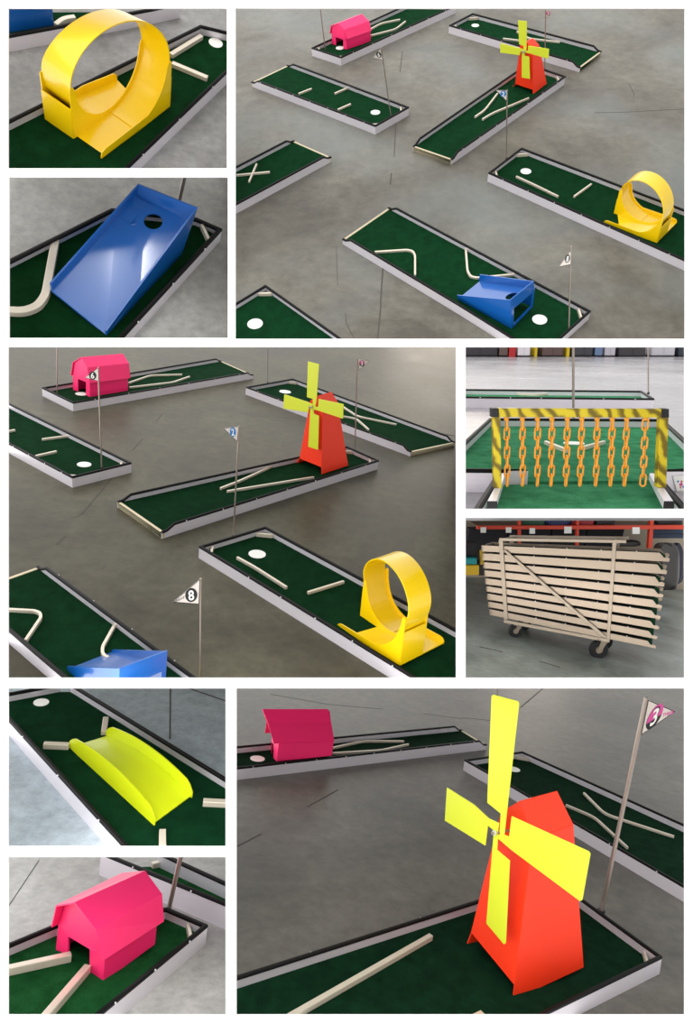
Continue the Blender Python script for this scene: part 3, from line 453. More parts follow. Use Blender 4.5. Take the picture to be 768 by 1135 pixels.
# ------------------------------------------------------------------ stage floors
for i, p in enumerate(sorted(LAY_floors)):
    q = LAY_floors[p]
    struct(MB().prism(q, -.03, 0).build('floor', FLOOR[p]), p, 'concrete floor of the '+PIC[p])
for c in LAY_cracks:
    b = MB(); w = c['w']/2; q = c['q']
    for k in range(len(q)-1):
        a, d = Vector(q[k]), Vector(q[k+1]); n = Vector((-(d-a).y, (d-a).x)).normalized()*w
        b.prism([a-n*.6, d-n, d+n*.5, a+n], -.002, .0012)
    struct(b.build('trim_1', M['joint']), c['p'], 'thin dark joint in the concrete floor')

# ------------------------------------------------------------------ putting lanes
def inset(q, fl, t):
    n = len(q); out = []
    def line(i):
        a, b = Vector(q[i]), Vector(q[(i+1) % n]); d = (b-a).normalized(); nn = Vector((-d.y, d.x))
        return a+nn*(t if fl[i] == 'r' else 0), d
    for i in range(n):
        (a, d), (b, e) = line(i-1), line(i)
        cr = d.x*e.y-d.y*e.x
        if abs(cr) < 1e-3: out.append(b); continue
        s = ((b-a).x*e.y-(b-a).y*e.x)/cr; out.append(a+d*s)
    return out
bolt_proto = None
def rail_piece(a, b, ai, bi, H, ta, tb):
    """one rail with mitred ends; ta/tb: sloped end at an open start"""
    L = (b-a).length; st = [(0., H if not ta else .05)]
    if ta: st += [(.045/L, .055), (.11/L, H)]
    if tb: st += [(1-.11/L, H), (1-.045/L, .055)]
    st.append((1., H if not tb else .05))
    rail = MB(); trim = MB(); rr = []; tt = []
    nin = (ai-a).normalized() if (ai-a).length > 1e-5 else Vector((-(b-a).y, (b-a).x)).normalized()
    d = (b-a).normalized(); nin = Vector((-d.y, d.x))
    for s, h in st:
        o = a.lerp(b, s); i = ai.lerp(bi, s)
        rr.append([(o.x, o.y, 0.), (i.x, i.y, 0.), (i.x, i.y, h), (o.x, o.y, h)])
        oo = o-nin*.003; ii = i+nin*.005; m1 = oo.lerp(ii, .25); m2 = oo.lerp(ii, .75)
        tt.append([(oo.x, oo.y, h-.008), (ii.x, ii.y, h-.008), (ii.x, ii.y, h+.002), (m2.x, m2.y, h+.008), (m1.x, m1.y, h+.008), (oo.x, oo.y, h+.002)])
    return rail.loft(rr), trim.loft(tt)
def lane(d, label, group=None, cat='putting lane'):
    global bolt_proto
    q0 = [Vector(a) for a in d['q']]; n = len(q0); fl = d['f']; H = d['H']; p = d['p']
    c = sum(q0, Vector((0, 0)))/n
    q = [a-c for a in q0]
    T = thing('putting_lane', label, cat, p, (c.x, c.y, 0), (0, 0, 0), group)
    t = .014; qi = inset(q, fl, t)
    MB().prism(qi, .004, ZT).build('turf', TURF[p], T)
    runs = []
    for i in range(n):
        j = (i+1) % n
        if fl[i] == 'r':
            rb, tb = rail_piece(q[i], q[j], qi[i], qi[j], H, fl[i-1] == 'o', fl[j] == 'o')
            r = rb.build('rail', M['rail'], T); tb.build('edge_trim', M['trim'], r, smooth=True)
            runs.append((-(q[i]+q[j]).y/2+(q[i]-q[j]).length*.6, i, r))
        elif fl[i] == 'o':
            u = (q[j]-q[i]); m = u.normalized(); w = Vector((-m.y, m.x))*.022
            MB().prism([q[i], q[j], q[j]+w, q[i]+w], 0, ZT+.004).build('start_lip', M['lip'], T, bevel=.003)
    for ci in d['corner']:
        a = qi[ci]; u = (qi[(ci+1) % n]-a).normalized()*.085; v = (qi[ci-1]-a).normalized()*.085
        m = (u+v).normalized()*.014
        MB().prism([a+u-m*.2, a+v-m*.2, a+v+m, a+u+m], ZT, ZT+.032).build('corner_bar', M['bar'], T, bevel=.003)
    if 'cup' in d:
        cc = Vector(d['cup'])-c
        MB().disc(cc, d['cr'], ZT, ZT+.003).build('cup', M['cup'], T)
    if d['bolts'] and runs:
        runs.sort(reverse=True, key=lambda a: a[0]); _, i, r = runs[0]; j = (i+1) % n
        for k in range(d['bolts']):
            pt = q[i].lerp(q[j], (k+.6)/(d['bolts']+.2)); dd = (q[j]-q[i]).normalized(); w = Vector((dd.y, -dd.x))*.004
            loc = (pt.x+w.x, pt.y+w.y, H-.001)
            if bolt_proto is None:
                bolt_proto = MB().ball((0, 0, 0), .0052, nu=8, nv=6).build('bolt', M['bolt'], r, smooth=True); bolt_proto.location = loc
            else: copy_part(bolt_proto, r, loc)
    return T
LANE = {
 ('P3', 'A'): 'green lane with three short bars and the flag marked 6, large top picture',
 ('P3', 'Bn'): 'green lane that carries the blue chute in the large top picture',
 ('P3', 'W'): 'green lane that carries the orange windmill in the large top picture',
 ('P3', 'P'): 'green lane that carries the pink barn in the large top picture',
 ('P3', 'T'): 'green lane running behind the windmill at the top right of the large top picture',
 ('P3', 'L'): 'green lane that carries the yellow loop in the large top picture',
 ('P3', 'X'): 'green lane end with crossed bars at the left edge of the large top picture',
 ('P3', 'C'): 'green lane corner with white cup at the bottom left of the large top picture',
 ('P4', 'P'): 'long green lane that carries the pink barn in the large middle picture',
 ('P4', 'A'): 'green lane with the flag marked 6 at the left of the large middle picture',
 ('P4', 'W'): 'green lane that carries the orange windmill in the large middle picture',
 ('P4', 'T'): 'green lane with crossed bent bars behind the windmill in the large middle picture',
 ('P4', 'L'): 'green lane that carries the yellow loop in the large middle picture',
 ('P4', 'Bn'): 'green lane at the bottom left of the large middle picture under the blue chute',
 ('P9', 'W'): 'dark green lane in front that carries the big windmill, large bottom picture',
 ('P9', 'T'): 'green lane at the right behind the windmill in the large bottom picture',
 ('P9', 'P'): 'low green lane carrying the pink barn at the back of the large bottom picture',
 ('P1', 'L'): 'green lane under the big yellow loop in the top left picture',
 ('P1', 'B'): 'green lane behind the big yellow loop at the upper left corner',
 ('P2', 'B'): 'green lane under the large blue chute in the blue chute close-up picture',
 ('P7', 'R'): 'green lane under the lime hump ramp',
 ('P8', 'P'): 'green lane under the large pink barn in the bottom left picture',
 ('P8', 'A'): 'green lane behind the large pink barn at the bottom left picture top corner',
 ('P5', 'M'): 'wide green lane with white cup behind the hanging orange chains',
 ('P5', 'N'): 'green lane in front running under the gate of hanging orange chains',
 ('P5', 'K'): 'distant green lane crossing the bright floor behind the chain gate',
}
for d in LAY_boards:
    T = lane(d, LANE[d['p'], d['k']], 'putting lanes')
    if (d['p'], d['k']) == ('P5', 'M'):        # sticker on the front rail
        b0 = Vector(LAY_sticker['b'])
        c0 = FR['P5'].inverted() @ T.matrix_world.translation
        sq = [Vector((b0.x+a[0]-c0.x, b0.y-c0.y-.004, a[1])) for a in LAY_sticker['q']]
        st = MB().slab(sq, (0, -.002, 0)).build('sticker', M['white'], T); st['label'] = 'white sticker with coloured marks'
        cen = sum(sq, Vector())/4; ex = (sq[1]-sq[0])*.5; ez = (sq[0]-sq[3])*.5
        for fx, fz, rr, mm in ((-.25, .35, .12, 'blueprint'), (.1, -.05, .2, 'magenta'), (.3, .3, .12, 'rack'), (.35, -.35, .12, 'blueprint'), (-.1, -.4, .1, 'rack')):
            cc = cen+ex*fx+ez*fz
            MB().slab([cc+Vector((rr*ez.length*cos(2*pi*k/10), -.002, rr*ez.length*sin(2*pi*k/10))) for k in range(10)], (0, -.001, 0)).build('printed_mark', M[mm], st)

# ------------------------------------------------------------------ loose aluminium bars
def bar(d, label):
    q = [Vector(a) for a in d['q']]; c = sum(q, Vector((0, 0)))/len(q); w = d['w']/2; h = d['h']
    q = [a-c for a in q]; rings = []
    if len(q) > 2:                       # bent rods: round every corner
        o = [q[0]]
        for i in range(1, len(q)-1):
            a, b, e = q[i-1], q[i], q[i+1]; r = min(.075, (a-b).length*.45, (e-b).length*.45)
            p0 = b+(a-b).normalized()*r; p1 = b+(e-b).normalized()*r
            o += [p0*(1-k)**2+b*2*k*(1-k)+p1*k*k for k in (0, .2, .4, .6, .8, 1)]
        q = o+[q[-1]]
    for i, a in enumerate(q):
        u = (q[min(i+1, len(q)-1)]-q[max(i-1, 0)]).normalized(); n = Vector((-u.y, u.x))
        if 0 < i < len(q)-1:
            u1 = (q[i]-q[i-1]).normalized(); k = 1/max(.45, abs(u1.dot(u)))
        else: k = 1
        l, r = a+n*w*k, a-n*w*k
        rings.append([(l.x, l.y, ZT), (r.x, r.y, ZT), (r.x, r.y, ZT+h), (l.x, l.y, ZT+h)])
    o = MB().loft(rings).build('bumper_bar', M['bar'], None, bevel=.003)
    o.matrix_world = FR[d['p']] @ Matrix.Translation((c.x, c.y, 0))
    OWN[o] = d['p']; return tag(o, label, 'bumper bar', 'aluminium bumper bars')
BAR = {
 ('P3','A1'): 'short bar farthest from the cup on the three-bar lane, large top picture', ('P3','A2'): 'short bar at the far rail of the three-bar lane, large top picture', ('P3','A3'): 'short bar nearest the cup on the three-bar lane, large top picture',
 ('P3','P1'): 'bent bar farther back behind the pink barn, large top picture', ('P3','P2'): 'bent bar nearer the front behind the pink barn, large top picture',
 ('P3','T1'): 'long bent bar behind the windmill reaching the flag, large top picture', ('P3','T2'): 'bar left of the windmill blades on the far lane, large top picture',
 ('P3','W1'): 'left bent bar in front of the windmill, large top picture', ('P3','W2'): 'right bent bar in front of the windmill, large top picture',
 ('P3','L1'): 'long bar near the cup on the yellow loop lane, large top picture', ('P3','L2'): 'short bar beside the yellow loop, large top picture',
 ('P3','B1'): 'hooked bar at the open start of the blue chute lane, large top picture', ('P3','B2'): 'hooked bar just behind the blue chute, large top picture',
 ('P3','X1'): 'flatter of two crossed bars at the left edge, large top picture', ('P3','X2'): 'steeper of two crossed bars at the left edge, large top picture',
 ('P4','A1'): 'bar at the far rail of the flag 6 lane, large middle picture', ('P4','A2'): 'bar at the near rail of the flag 6 lane, large middle picture', ('P4','A3'): 'bar cut off by the left edge of the large middle picture',
 ('P4','P1'): 'upper bent bar behind the pink barn, large middle picture', ('P4','P2'): 'lower bent bar behind the pink barn, large middle picture',
 ('P4','W1'): 'upper bent bar in front of the windmill, large middle picture', ('P4','W2'): 'lower bent bar in front of the windmill, large middle picture',
 ('P4','T1'): 'longer of the crossed bent bars right of the windmill, large middle picture', ('P4','T2'): 'shorter of the crossed bent bars right of the windmill, large middle picture',
 ('P4','L1'): 'long bar beside the cup on the yellow loop lane, large middle picture', ('P4','L2'): 'thin bar between long bar and yellow loop, large middle picture',
 ('P4','B1'): 'hooked bar at the left edge of the bottom left lane, large middle picture', ('P4','B2'): 'hooked bar just behind the blue chute, large middle picture',
 ('P9','W1'): 'long straight bar on the front lane, large bottom picture', ('P9','W2'): 'tip of a bar cut off by the bottom edge, large bottom picture',
 ('P9','P1'): 'bent bar in full view right of the pink barn, large bottom picture', ('P9','P2'): 'bent bar half hidden by the near rail beside the pink barn, large bottom picture',
 ('P9','T1'): 'longer bent bar on the right lane behind the windmill, large bottom picture', ('P9','T2'): 'shorter bent bar on the right lane behind the windmill, large bottom picture',
 ('P1','L1'): 'bar at the far rail right of the big yellow loop', ('P1','L2'): 'bar at mid lane right of the big yellow loop', ('P1','B1'): 'bent bar end beside the blue chute behind the big yellow loop',
 ('P2','B1'): 'big hooked bar left of the large blue chute',
 ('P7','R1'): 'short bar at the far top corner of the lime ramp', ('P7','R2'): 'short bar at the near left corner of the lime ramp', ('P7','R3'): 'short bar at the right edge beyond the lime ramp', ('P7','R4'): 'short bar at the bottom edge below the lime ramp',
 ('P8','P1'): 'bar to the left of the large barn door', ('P8','P2'): 'bar to the right of the large barn door', ('P8','A1'): 'small bar on the lane behind the large barn',
 ('P5','M1'): 'left bar of the V in front of the cup behind the chains', ('P5','M2'): 'right bar of the V in front of the cup behind the chains', ('P5','K1'): 'pale bent bar on the distant lane behind the chain gate',
}
for d in LAY_bumpers: bar(d, BAR[d['p'], d['k']])

# ------------------------------------------------------------------ flags
_txt = {}
def text_mesh(s):
    """outline of the characters, centred, unit height"""
    if s not in _txt:
        cu = bpy.data.curves.new('lettering', 'FONT'); cu.body = s; cu.extrude = 0; cu.resolution_u = 4; cu.offset = .02
        o = bpy.data.objects.new('lettering', cu); C.objects.link(o); dg = bpy.context.evaluated_depsgraph_get(); dg.update()
        me = bpy.data.meshes.new_from_object(o.evaluated_get(dg)); vs = [v.co.copy() for v in me.vertices]; fs = [tuple(p.vertices) for p in me.polygons]
        bpy.data.objects.remove(o); bpy.data.meshes.remove(me)
        x0, x1 = min(v.x for v in vs), max(v.x for v in vs); y0, y1 = min(v.y for v in vs), max(v.y for v in vs)
        _txt[s] = ([((v.x-(x0+x1)/2)/(y1-y0), (v.y-(y0+y1)/2)/(y1-y0)) for v in vs], fs)
    return _txt[s]
def flag(d, label, digit=None, ring='darkprint', word=None, wordcol='darkprint'):
    T = thing('golf_flag', label, 'flag', d['p'], (d['b'][0], d['b'][1], ZT), group='hole flags')
    r = d['r']; tp = d['top']
    MB().tube([(0, 0, 0), (tp[0], 0, tp[1])], r, 10).build('pole', M['pole'], T, smooth=True)
    MB().tube([(0, 0, 0), (0, 0, .02)], r*1.7, 12).build('socket', M['black'], T, smooth=True)
    if 'tri' not in d: return T
    t = d['tri']; y = -r*.6
    pn = MB().slab([(a[0], y, a[1]) for a in t], (0, -.003, 0)).build('pennant', M['flagcloth'], T)
    # dark border
    b = MB(); cx = sum(a[0] for a in t)/3; cz = sum(a[1] for a in t)/3; k = .93
    for i in range(3):
        a, e = t[i], t[(i+1) % 3]; ia = (cx+(a[0]-cx)*k, cz+(a[1]-cz)*k); ie = (cx+(e[0]-cx)*k, cz+(e[1]-cz)*k)
        b.slab([(a[0], y-.003, a[1]), (e[0], y-.003, e[1]), (ie[0], y-.003, ie[1]), (ia[0], y-.003, ia[1])], (0, -.001, 0))
    b.build('border', M['darkprint'], pn)
    c, rt, up = d['disc']; u = (rt[0]-c[0], rt[1]-c[1]); v = (up[0]-c[0], up[1]-c[1])
    P = lambda x, z, yy: (c[0]+x*u[0]+z*v[0], yy, c[1]+x*u[1]+z*v[1])
    circ = [(cos(2*pi*i/28), sin(2*pi*i/28)) for i in range(28)]
    if ring == 'magenta':
        MB().slab([P(x, z, y-.0035) for x, z in circ], (0, -.001, 0)).build('emblem', M['darkprint'], pn)
        MB().slab([P(x*.97+.02, z, y-.0045) for x, z in circ if z > -.25], (0, -.001, 0)).build('emblem', M['magenta'], pn)
    else:
        MB().slab([P(x, z, y-.0035) for x, z in circ], (0, -.001, 0)).build('emblem', M[ring], pn)
    vs, fs = text_mesh(digit); hgt = 1.45
    if ring == 'magenta':
        MB().add([P(x*1.7+.05, z*1.75-.04, y-.0062) for x, z in vs], fs).build('numeral', M['darkprint'], pn)
    MB().add([P(x*hgt, z*hgt, y-.0068) for x, z in vs], fs).build('numeral', M['white'], pn)
    if word:
        tip = t[2]; vs, fs = text_mesh(word); w = max(a[0] for a in vs)*2
        sgn = 1 if tip[0] > c[0] else -1
        a0 = (c[0]+sgn*abs(u[0])*1.08, c[1]+(tip[1]-c[1])*.3); a1 = (c[0]+(tip[0]-c[0])*.93, c[1]+(tip[1]-c[1])*.93)
        if sgn < 0: a0, a1 = a1, a0
        ex = ((a1[0]-a0[0])/w, (a1[1]-a0[1])/w); hh = abs(v[1])*.30
        mid = ((a0[0]+a1[0])/2, (a0[1]+a1[1])/2)
        MB().add([(mid[0]+x*ex[0], y-.0045, mid[1]+x*ex[1]+z*hh) for x, z in vs], fs).build('lettering', M[wordcol], pn)
    return T
FLAG = {
 ('P3','six'): ('flag marked 6 on a leaning pole, large top picture', '6', 'darkprint', None, None), ('P3','pink'): ('bare pole beside the pink barn, large top picture',),
 ('P3','two'): ('flag with blue number 2 on the yellow loop lane, large top picture', '2', 'blueprint', None, None), ('P3','three'): ('flag on the pole right behind the windmill, large top picture', '3', 'magenta', None, None),
 ('P3','eight'): ('flag marked 8 on the blue chute lane, large top picture', '8', 'darkprint', None, None),
 ('P4','pink'): ('bare pole left of the pink barn, large middle picture',), ('P4','six'): ('flag marked 6 in front of the pink barn, large middle picture', '6', 'darkprint', None, None),
 ('P4','two'): ('flag with blue number 2 on the yellow loop lane, large middle picture', '2', 'blueprint', None, None), ('P4','three'): ('flag on the pole right of the windmill, large middle picture', '3', 'magenta', None, None),
 ('P4','far'): ('thin bare pole at the far lane end, large middle picture',), ('P4','eight'): ('big flag marked 8 at the bottom of the large middle picture', '8', 'darkprint', 'EIGHT', 'darkprint'),
 ('P9','three'): ('tall flag with pink number 3 beside the big windmill', '3', 'magenta', 'THREE', 'magenta'), ('P9','far'): ('thin pole showing above the top blade, large bottom picture',),
 ('P8','pole'): ('dark pole behind the large pink barn, bottom left picture',), ('P2','pole'): ('thin pole rising behind the large blue chute',),
 ('P5','mid'): ('pole in the middle behind the chain gate',), ('P5','back'): ('thin pole at the right on the distant lane behind the chain gate',),
}
for d in LAY_flags: flag(d, *FLAG[d['p'], d['k']])

# ------------------------------------------------------------------ yellow loops
def sstep(x): x = min(1, max(0, x)); return x*x*(3-2*x)
def loop_obstacle(d, label):
    T = thing('loop_obstacle', label, 'loop obstacle', d['p'], d['pos'], d['rot'], 'yellow loop obstacles')
    L, w, rx, rz, hp, hm, hb, hl = [d[k] for k in ('L', 'w', 'rx', 'rz', 'hp', 'hm', 'hb', 'hl')]
    wt = min(d['wr'], w*.96); zc = rz+.008; t = .008; y = M['yellow']
    rb = min(rx, L*.95)
    def prof(ph):
        v = sstep((sin(ph)+.3)/.8); r = rb+(rx-rb)*v
        return r*cos(ph), zc+rz*sin(ph)
    rings = []; n = 72
    for i in range(n+1):
        ph = -pi/2+2*pi*i/n; u = sstep((ph+.35)/(pi+.7)); yc = -w/2+w*u
        k = sstep((sin(ph)-.1)/.9); ww = (w*.96*(1-k)+wt*k)/2
        x, z = prof(ph); s = 1-t/rx
        cx = d.get('cx', 1); cz = d.get('cz', 1) if sin(ph) > 0 else 1     # the far rim is a little smaller
        xb, zb = x*(cx if sin(ph) > 0 else 1), zc+(z-zc)*cz
        rings.append([(x, yc-ww, z), (xb, yc+ww, zb), (xb*s, yc+ww, zc+(zb-zc)*s), (x*s, yc-ww, zc+(z-zc)*s)])
    MB().loft(rings).build('track_ring', y, T, smooth=True)
    # lane floors, one each side
    MB().box(-L, .02, -w, 0, .001, .009).build('lane_floor', y, T)
    L2, tp = d.get('L2', L), d.get('tp', 0)          # far end of the exit lane, drawn in a little
    MB().prism([(-.02, 0), (L2*.86 if tp else L2, 0), (L2, w-tp), (0, w), (-.02, w)], .001, .009).build('lane_floor', y, T)
    def plate(st, yy, name):            # st: stations (x, height)
        if yy > w*.5:
            st = [(x*L2/L if x > 0 else x, z) for x, z in st]
            off = lambda x: yy-tp*max(0, x)/L2
        else: off = lambda x: yy
        MB().loft([[(x, off(x), 0), (x, off(x)+t*.8, 0), (x, off(x)+t*.8, z), (x, off(x), z)] for x, z in st]).build(name, y, T)
    kk = .9; xm = L*.985
    half = [tuple((x*kk, zc+(z-zc)*kk)) for x, z in (prof(-pi/2+pi/2*i/20) for i in range(21))]   # bottom of the cut to mid height
    half = [(x, z) for i, (x, z) in enumerate(half) if z < hm-.02 and x < xm-.02]
    def side(h, low=0.):
        cut = [(x, max(z, low)) for x, z in half if z < h-.015]
        xe = cut[-1][0]; r = min(.03, h-cut[-1][1]-.001); w_ = xm-xe
        return cut+[(xe+w_*.12, h-r), (xe+w_*.22, h-r*.3), (xe+w_*.4, h), (xm-.006, h), (xm, h-.006)]
    rt = side(hm)
    plate([(-x, z) for x, z in reversed(rt) if x > 1e-4]+rt, -t*.4, 'middle_plate')
    for sg in (1, -1):
        rt = side(hp, hl)
        st = [(-L, hl*.45), (-L+.012, hl*.85), (-L+.035, hl)]+[(x, z) for x, z in rt if x > -.2]
        if sg < 0: st = [(-x, z) for x, z in reversed(st)]
        plate(st, -w if sg > 0 else w-t*.8, 'side_plate')
    # closed end panels
    MB().box(L-t, L, -w, 0, 0, hb).build('end_panel', y, T)
    MB().box(-L, -L+t, 0, w, 0, hb).build('end_panel', y, T)
    return T
for d, l in zip(LAY_loops, ('big yellow loop-the-loop filling the top left picture', 'yellow loop-the-loop at the bottom right of the large middle picture', 'yellow loop-the-loop at the right of the large top picture')):
    loop_obstacle(d, l)

# ------------------------------------------------------------------ blue chutes
def chute(d, label):
    T = thing('chute_box', label, 'ball chute', d['p'], d['pos'], (0, 0, d['rz']), 'blue ball chutes')
    v = {k: Vector(a) for k, a in d['v'].items()}; b = M['blue']; t = .009
    S = lambda pts, name: MB().slab(pts, Vector((0, t, 0))).build(name, b, T)
    MB().slab([v['nfb'], v['nbb'], v['nbt'], v['nft']], (0, t, 0)).build('side_wall', b, T)
    MB().slab([v['ffb'], v['fbb'], v['fbt'], v['fft']], (0, -t, 0)).build('side_wall', b, T)
    # sloped deck with a round hole
    up6 = Vector((0, 0, .006))
    a0, a3 = v['nfb']+up6, v['ffb']+up6; wl = lambda b_, t_, z: b_.lerp(t_, (z-b_.z)/(t_.z-b_.z))
    a1 = wl(v['nbb'], v['nbt'], v['ns'].z)+Vector((0, t*.5, 0)); a2 = wl(v['fbb'], v['fbt'], v['fs'].z)-Vector((0, t*.5, 0))
    pn_ = (a1-a0).cross(a3-a0); a2.z = a0.z-(pn_.x*(a2.x-a0.x)+pn_.y*(a2.y-a0.y))/pn_.z      # keep the deck flat
    def bil(s, q): return (a0*(1-s)+a1*s)*(1-q)+(a3*(1-s)+a2*s)*q
    h = v['hole']; w = (a3-a0).length; l = (a1-a0).length
    e = (a1-a0).normalized(); f = (a3-a0).normalized(); sc = min(.97, (h-a0).dot(e)/l); qc = .5
    R = {'P2': .046, 'P3': .056}.get(d['p'], .05); n = 32; ring = []; sq = []
    for i in range(n):
        an = 2*pi*i/n; ring.append((sc+R*cos(an)/l, qc+R*sin(an)/w))
        m = max(abs(cos(an)), abs(sin(an))); sq.append((sc+min(.08/1, 1)*cos(an)/m/l*1.0, qc+.08*sin(an)/m/w))
    mb = MB()
    vs = [bil(*p) for p in ring]+[bil(*p) for p in sq]
    mb.add(vs, [(i, (i+1) % n, n+(i+1) % n, n+i) for i in range(n)])
    s0, s1 = sc-.08/l, sc+.08/l; q0, q1 = qc-.08/w, qc+.08/w
    for (sa, sb, qa, qb) in ((0, s0, 0, 1), (s1, 1, 0, 1), (s0, s1, 0, q0), (s0, s1, q1, 1)):
        if sb > sa: mb.add([bil(sa, qa), bil(sb, qa), bil(sb, qb), bil(sa, qb)], [(0, 1, 2, 3)])
    dk = mb.build('deck', b, T, solid=.006); dk.modifiers['solid'].use_rim = False
    # back panel: solid strip above the deck, open frame below it
    nb, nt_, fb, ft = v['nbb'], v['nbt'], v['fbb'], v['fbt']; ns, fs = v['ns'], v['fs']
    dx = Vector((-t, 0, 0))
    MB().slab([ns-Vector((0, 0, .035)), fs-Vector((0, 0, .035)), ft, nt_], dx).build('back_panel', b, T)
    mb = MB(); r = .03
    up = lambda a, c, q: a.lerp(c, q)
    mb.slab([nb, fb, fb.lerp(fs, .12), nb.lerp(ns, .12)], dx)
    mb.slab([nb, nb.lerp(fb, .1), ns.lerp(fs, .1), ns], dx); mb.slab([fb, fb.lerp(nb, .1), fs.lerp(ns, .1), fs], dx)
    mb.build('back_frame', b, T)
    MB().slab([v['nfb'], v['ffb'], a3, a0], (t, 0, 0)).build('front_edge', b, T)
    return T
for d, l in zip(LAY_chutes, ('large blue chute with a round hole filling the blue close-up picture', 'blue chute box with open end and hole in the large top picture', 'blue chute cut off by the bottom edge of the large middle picture')):
    chute(d, l)
# the corner of a blue chute behind the big loop
def chute_far():
    d = LAY_far
    T = thing('chute_box', 'dark blue chute box at the upper left corner behind the big yellow loop', 'ball chute', 'P1', d['pos'], (0, 0, d['rz']), 'blue ball chutes')
    l, w, h0, h1 = d['l'], d['w'], d['h0'], d['h1']
    for y, n in ((0, 1), (w, -1)):
        MB().slab([(0, y, 0), (l, y, 0), (l, y, h1), (0, y, h0)], (0, n*.008, 0)).build('side_wall', M['blue'], T)
    MB().slab([(0, 0, h0*.6), (l, 0, h1*.8), (l, w, h1*.8), (0, w, h0*.6)], (0, 0, -.006)).build('deck', M['blue'], T)
    MB().slab([(0, 0, 0), (0, w, 0), (0, w, h0), (0, 0, h0)], (.008, 0, 0)).build('back_panel', M['blue'], T)
chute_far()

# ------------------------------------------------------------------ lime ramp
def ramp(d, label):
    T = thing('hump_ramp', label, 'hump ramp', d['p'])
    c = [Vector(a) for a in d['c']]; cc = sum(c, Vector((0, 0)))/4
    T.matrix_world = FR[d['p']] @ Matrix.Translation((cc.x, cc.y, ZT))
    nl, nr, fr, fl = [a-cc for a in c]
    def P(s, q, z): a = (nl*(1-s)+nr*s)*(1-q)+(fl*(1-s)+fr*s)*q; return Vector((a.x, a.y, z))
    hd, lip = d['hd'], d['lip']; n = 28
    dz = lambda s: .006+hd*(1-(2*s-1)**2)
    rings = [[P(s, .03, dz(s)), P(s, .97, dz(s)), P(s, .97, dz(s)-.006), P(s, .03, dz(s)-.006)] for s in [.012+.976*i/n for i in range(n+1)]]
    MB().loft(rings).build('deck', M['ramplime'], T, smooth=True)
    top = lambda s: dz(s)+lip*(min(1, .55+s*9) if s < .05 else min(1, .4+(1-s)*12) if s > .95 else 1)
    for q0, q1 in ((0., .028), (.972, 1.)):
        rings = [[P(s, q0, 0), P(s, q1, 0), P(s, q1, top(s)), P(s, q0, top(s))] for s in [i/n for i in range(n+1)]]
        MB().loft(rings).build('side_wall', M['ramplime'], T, smooth=True)
    return T
for d in LAY_ramps: ramp(d, 'lime green hump ramp with raised side walls on a dark green lane')

# ------------------------------------------------------------------ pink barns
def barn(d, label):
    T = thing('toy_barn', label, 'toy barn', d['p'], d['pos'], (0, 0, d['rz']), 'pink toy barns')
    v = {k: Vector(a) for k, a in d['v'].items()}; m = M['pink']
    mid = lambda a, b, k=.5: a.lerp(b, k)
    ins = .02
    fo = Vector((.016, 0, 0)); dn = Vector((0, 0, -.006))
    # front wall with doorway, following the gambrel
    cfl, cfr = v['cfl'], v['cfr']
    def shr(a, c, k=.92): return c+(a-c)*k
    cen = (v['fkl']+v['fkr'])/2
    fx = v['cfl'].x
    def onface(a, k=.93):
        b = cen.lerp(a, k); return Vector((fx+(b.x-cen.x)*.2+.003, b.y, b.z-.006))
    tl, tr = Vector((cfl.x, cfl.y, v['fel'].z*.98)), Vector((cfr.x, cfr.y, v['fer'].z*.98))
    kl, kr, rf = onface(v['fkl']), onface(v['fkr']), onface(v['rf'])
    for a in (tl, tr): a.x = fx+.002
    dl, dr, dlt, drt = v['dl'], v['dr'], v['dlt'], v['drt']
    mb = MB()
    for quad in ([cfl, dl, dlt, tl], [dr, cfr, tr, drt], [dlt, drt, tr, kr, rf, kl, tl]):
        mb.slab(quad, (.008, 0, 0))
    mb.build('front_wall', m, T)
    # back wall
    bl, br = v['cbl'], v['cbr']; bx = br.x
    shift = lambda a, s: Vector((bx-.004, a.y*.93 if s else a.y, a.z))
    MB().slab([bl, br, Vector((bx, br.y, v['ber'].z)), Vector((bx, v['bkr'].y*.93, v['bkr'].z-.01)), Vector((bx, v['rb'].y, v['rb'].z-.01)), Vector((bx, v['bkl'].y*.93, v['bkl'].z-.01)), Vector((bx, bl.y, v['bel'].z))], (-.008, 0, 0)).build('back_wall', m, T)
    # side walls
    MB().slab([cfr, br, Vector((br.x, br.y, v['ber'].z+.012)), Vector((cfr.x, cfr.y, v['fer'].z+.012))], (0, .008, 0)).build('side_wall', m, T)
    MB().slab([cfl, bl, Vector((bl.x, bl.y, v['bel'].z+.012)), Vector((cfl.x, cfl.y, v['fel'].z+.012))], (0, -.008, 0)).build('side_wall', m, T)
    # gambrel roof shell
    rows = [('fel', 'bel'), ('fkl', 'bkl'), ('rf', 'rb'), ('fkr', 'bkr'), ('fer', 'ber')]
    vs = [v[a] for r in rows for a in r]
    mb = MB().add(vs, [(2*i, 2*i+1, 2*i+3, 2*i+2) for i in range(4)])
    mb.build('roof', m, T, solid=.007)
    return T
for d, l in zip(LAY_barns, ('large pink barn with open doorway filling the bottom left picture', 'pink barn with open doorway at the top left of the large middle picture', 'pink barn with open doorway at the top of the large top picture', 'pink barn seen from the side in the large bottom picture')):
    barn(d, l)

